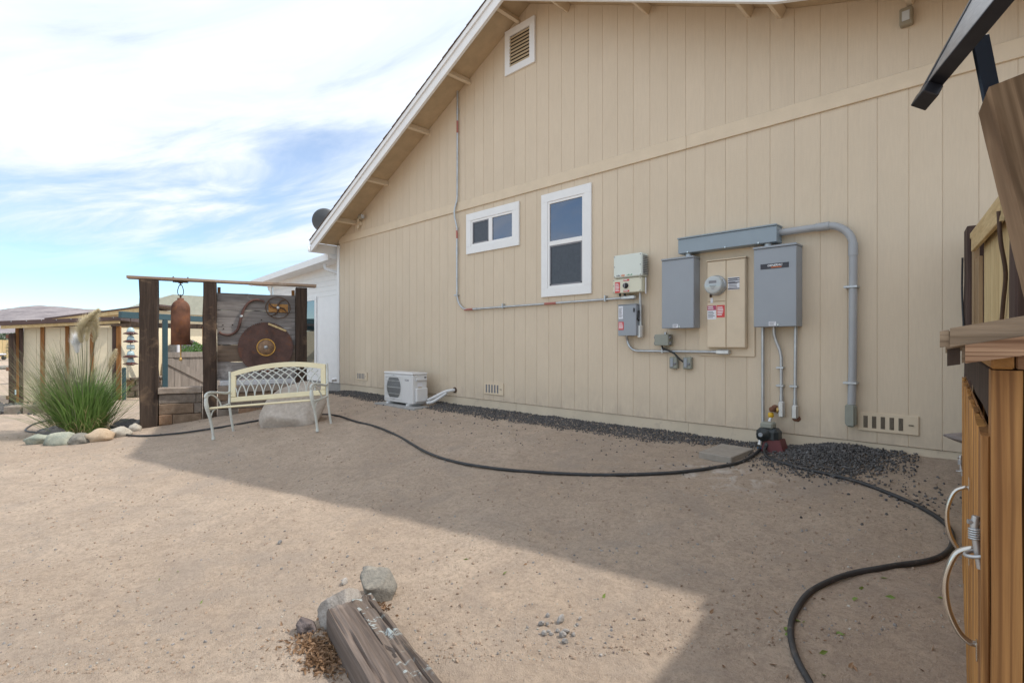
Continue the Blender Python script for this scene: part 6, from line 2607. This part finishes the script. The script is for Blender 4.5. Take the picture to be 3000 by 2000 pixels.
def edge_w(x):
    w = 0.43 + 0.10 * noise.noise(Vector((x * 1.7, 0, 0))) + 0.06 * noise.noise(Vector((x * 5, 3, 0)))
    if x < -9:
        w *= 0.75
    if x > -2.6:
        w *= max(0.35, 1 - (x + 2.6) * 0.75)
    return w


n = 0
while n < 15000:
    x = r.uniform(-10.6, -1.55)
    yy = -abs(r.random()) ** 1.15 * 0.62
    if -yy > edge_w(x) * r.uniform(0.72, 1.08):
        continue
    if -7.56 < x < -6.43 and -0.56 < yy < -0.11:
        continue
    if abs(x + 1.865) < 0.16 and abs(yy + 0.455) < 0.21:
        continue
    z = gz(x, yy) + r.random() * 0.014
    pts.append((x, yy, z, r.uniform(0.004, 0.0098), n))
    n += 1
while n < 20500:
    x = r.gauss(-1.13, 0.24)
    yy = -abs(r.gauss(0.0, 0.30))
    if yy < -0.78 or x > -0.55 or x < -1.75:
        continue
    hgt = 0.045 * math.exp(-((x + 1.10) / 0.24) ** 2 - ((yy + 0.12) / 0.28) ** 2)
    pts.append((x, yy, gz(x, yy) + hgt * r.random() ** 0.5 + r.random() * 0.02, r.uniform(0.004, 0.0105), n))
    n += 1
while n < 20780:
    x = r.uniform(-8, -0.2)
    yy = -abs(r.gauss(0.55, 0.32))
    if x > -1.2:
        yy -= 0.3
    pts.append((x, yy, gz(x, yy) + 0.003, r.uniform(0.004, 0.012), n))
    n += 1
for k in range(75):
    x, yy = r.gauss(-0.42, 0.14), r.gauss(-0.70, 0.18)
    pts.append((x, yy, gz(x, yy) + 0.003, r.uniform(0.004, 0.012), 90000 + k))
scatter_stones('lava_gravel', [q for i, q in enumerate(pts) if i % 9], 'lava', sub=1)
scatter_stones('pale_gravel', [(a, b_, c_ + 0.004, d * 0.8, e) for (a, b_, c_, d, e) in pts[::9]], 'lava_pale', sub=1)


def pebbles(name, n, mat, rlo, rhi, seed, near=2.2):
    rr_ = random.Random(seed)
    p_ = []
    while len(p_) < n:
        Z = near + rr_.random() ** 1.7 * 6.5
        t = rr_.uniform(-1.02, 0.95)
        x = Z * (-0.69907 + t * 0.71506)
        yy = -5.06 + Z * (0.71506 + t * 0.69907)
        if yy > -0.5 or x > 0.3:
            continue
        if noise.noise(Vector((x * 1.5, yy * 1.5, seed))) < rr_.uniform(-0.5, 0.25):
            continue
        s_ = rlo + (rhi - rlo) * rr_.random() ** 5
        p_.append((x, yy, gz(x, yy) + s_ * 0.15, s_ * (0.75 + Z * 0.04), seed * 100000 + len(p_)))
    scatter_stones(name, p_, mat, sub=1)


pebbles('pebbles', 2600, 'pebble_gray', 0.0014, 0.011, 31)
pebbles('pebbles', 900, 'pebble_brown', 0.0014, 0.009, 32)
pebbles('pebbles', 3600, 'rock_pale', 0.0014, 0.008, 33)
pebbles('dirt_clods', 6500, 'clod', 0.0025, 0.012, 34)
rr = random.Random(8)
pp = [(-1.52 + rr.gauss(0, 0.06), -3.22 + rr.gauss(0, 0.06), 0.085, rr.uniform(0.008, 0.017), 700 + i) for i in range(14)]
pp += [(-1.555, -3.14, 0.10, 0.022, 720), (-2.72, -3.62, 0.06, 0.018, 731), (-3.55, -3.65, 0.06, 0.018, 735)]
pp = [(x, y, gz(x, y) + 0.5 * s_, s_, k) for (x, y, z, s_, k) in pp]
scatter_stones('pebbles', pp, 'pebble_gray', sub=2)
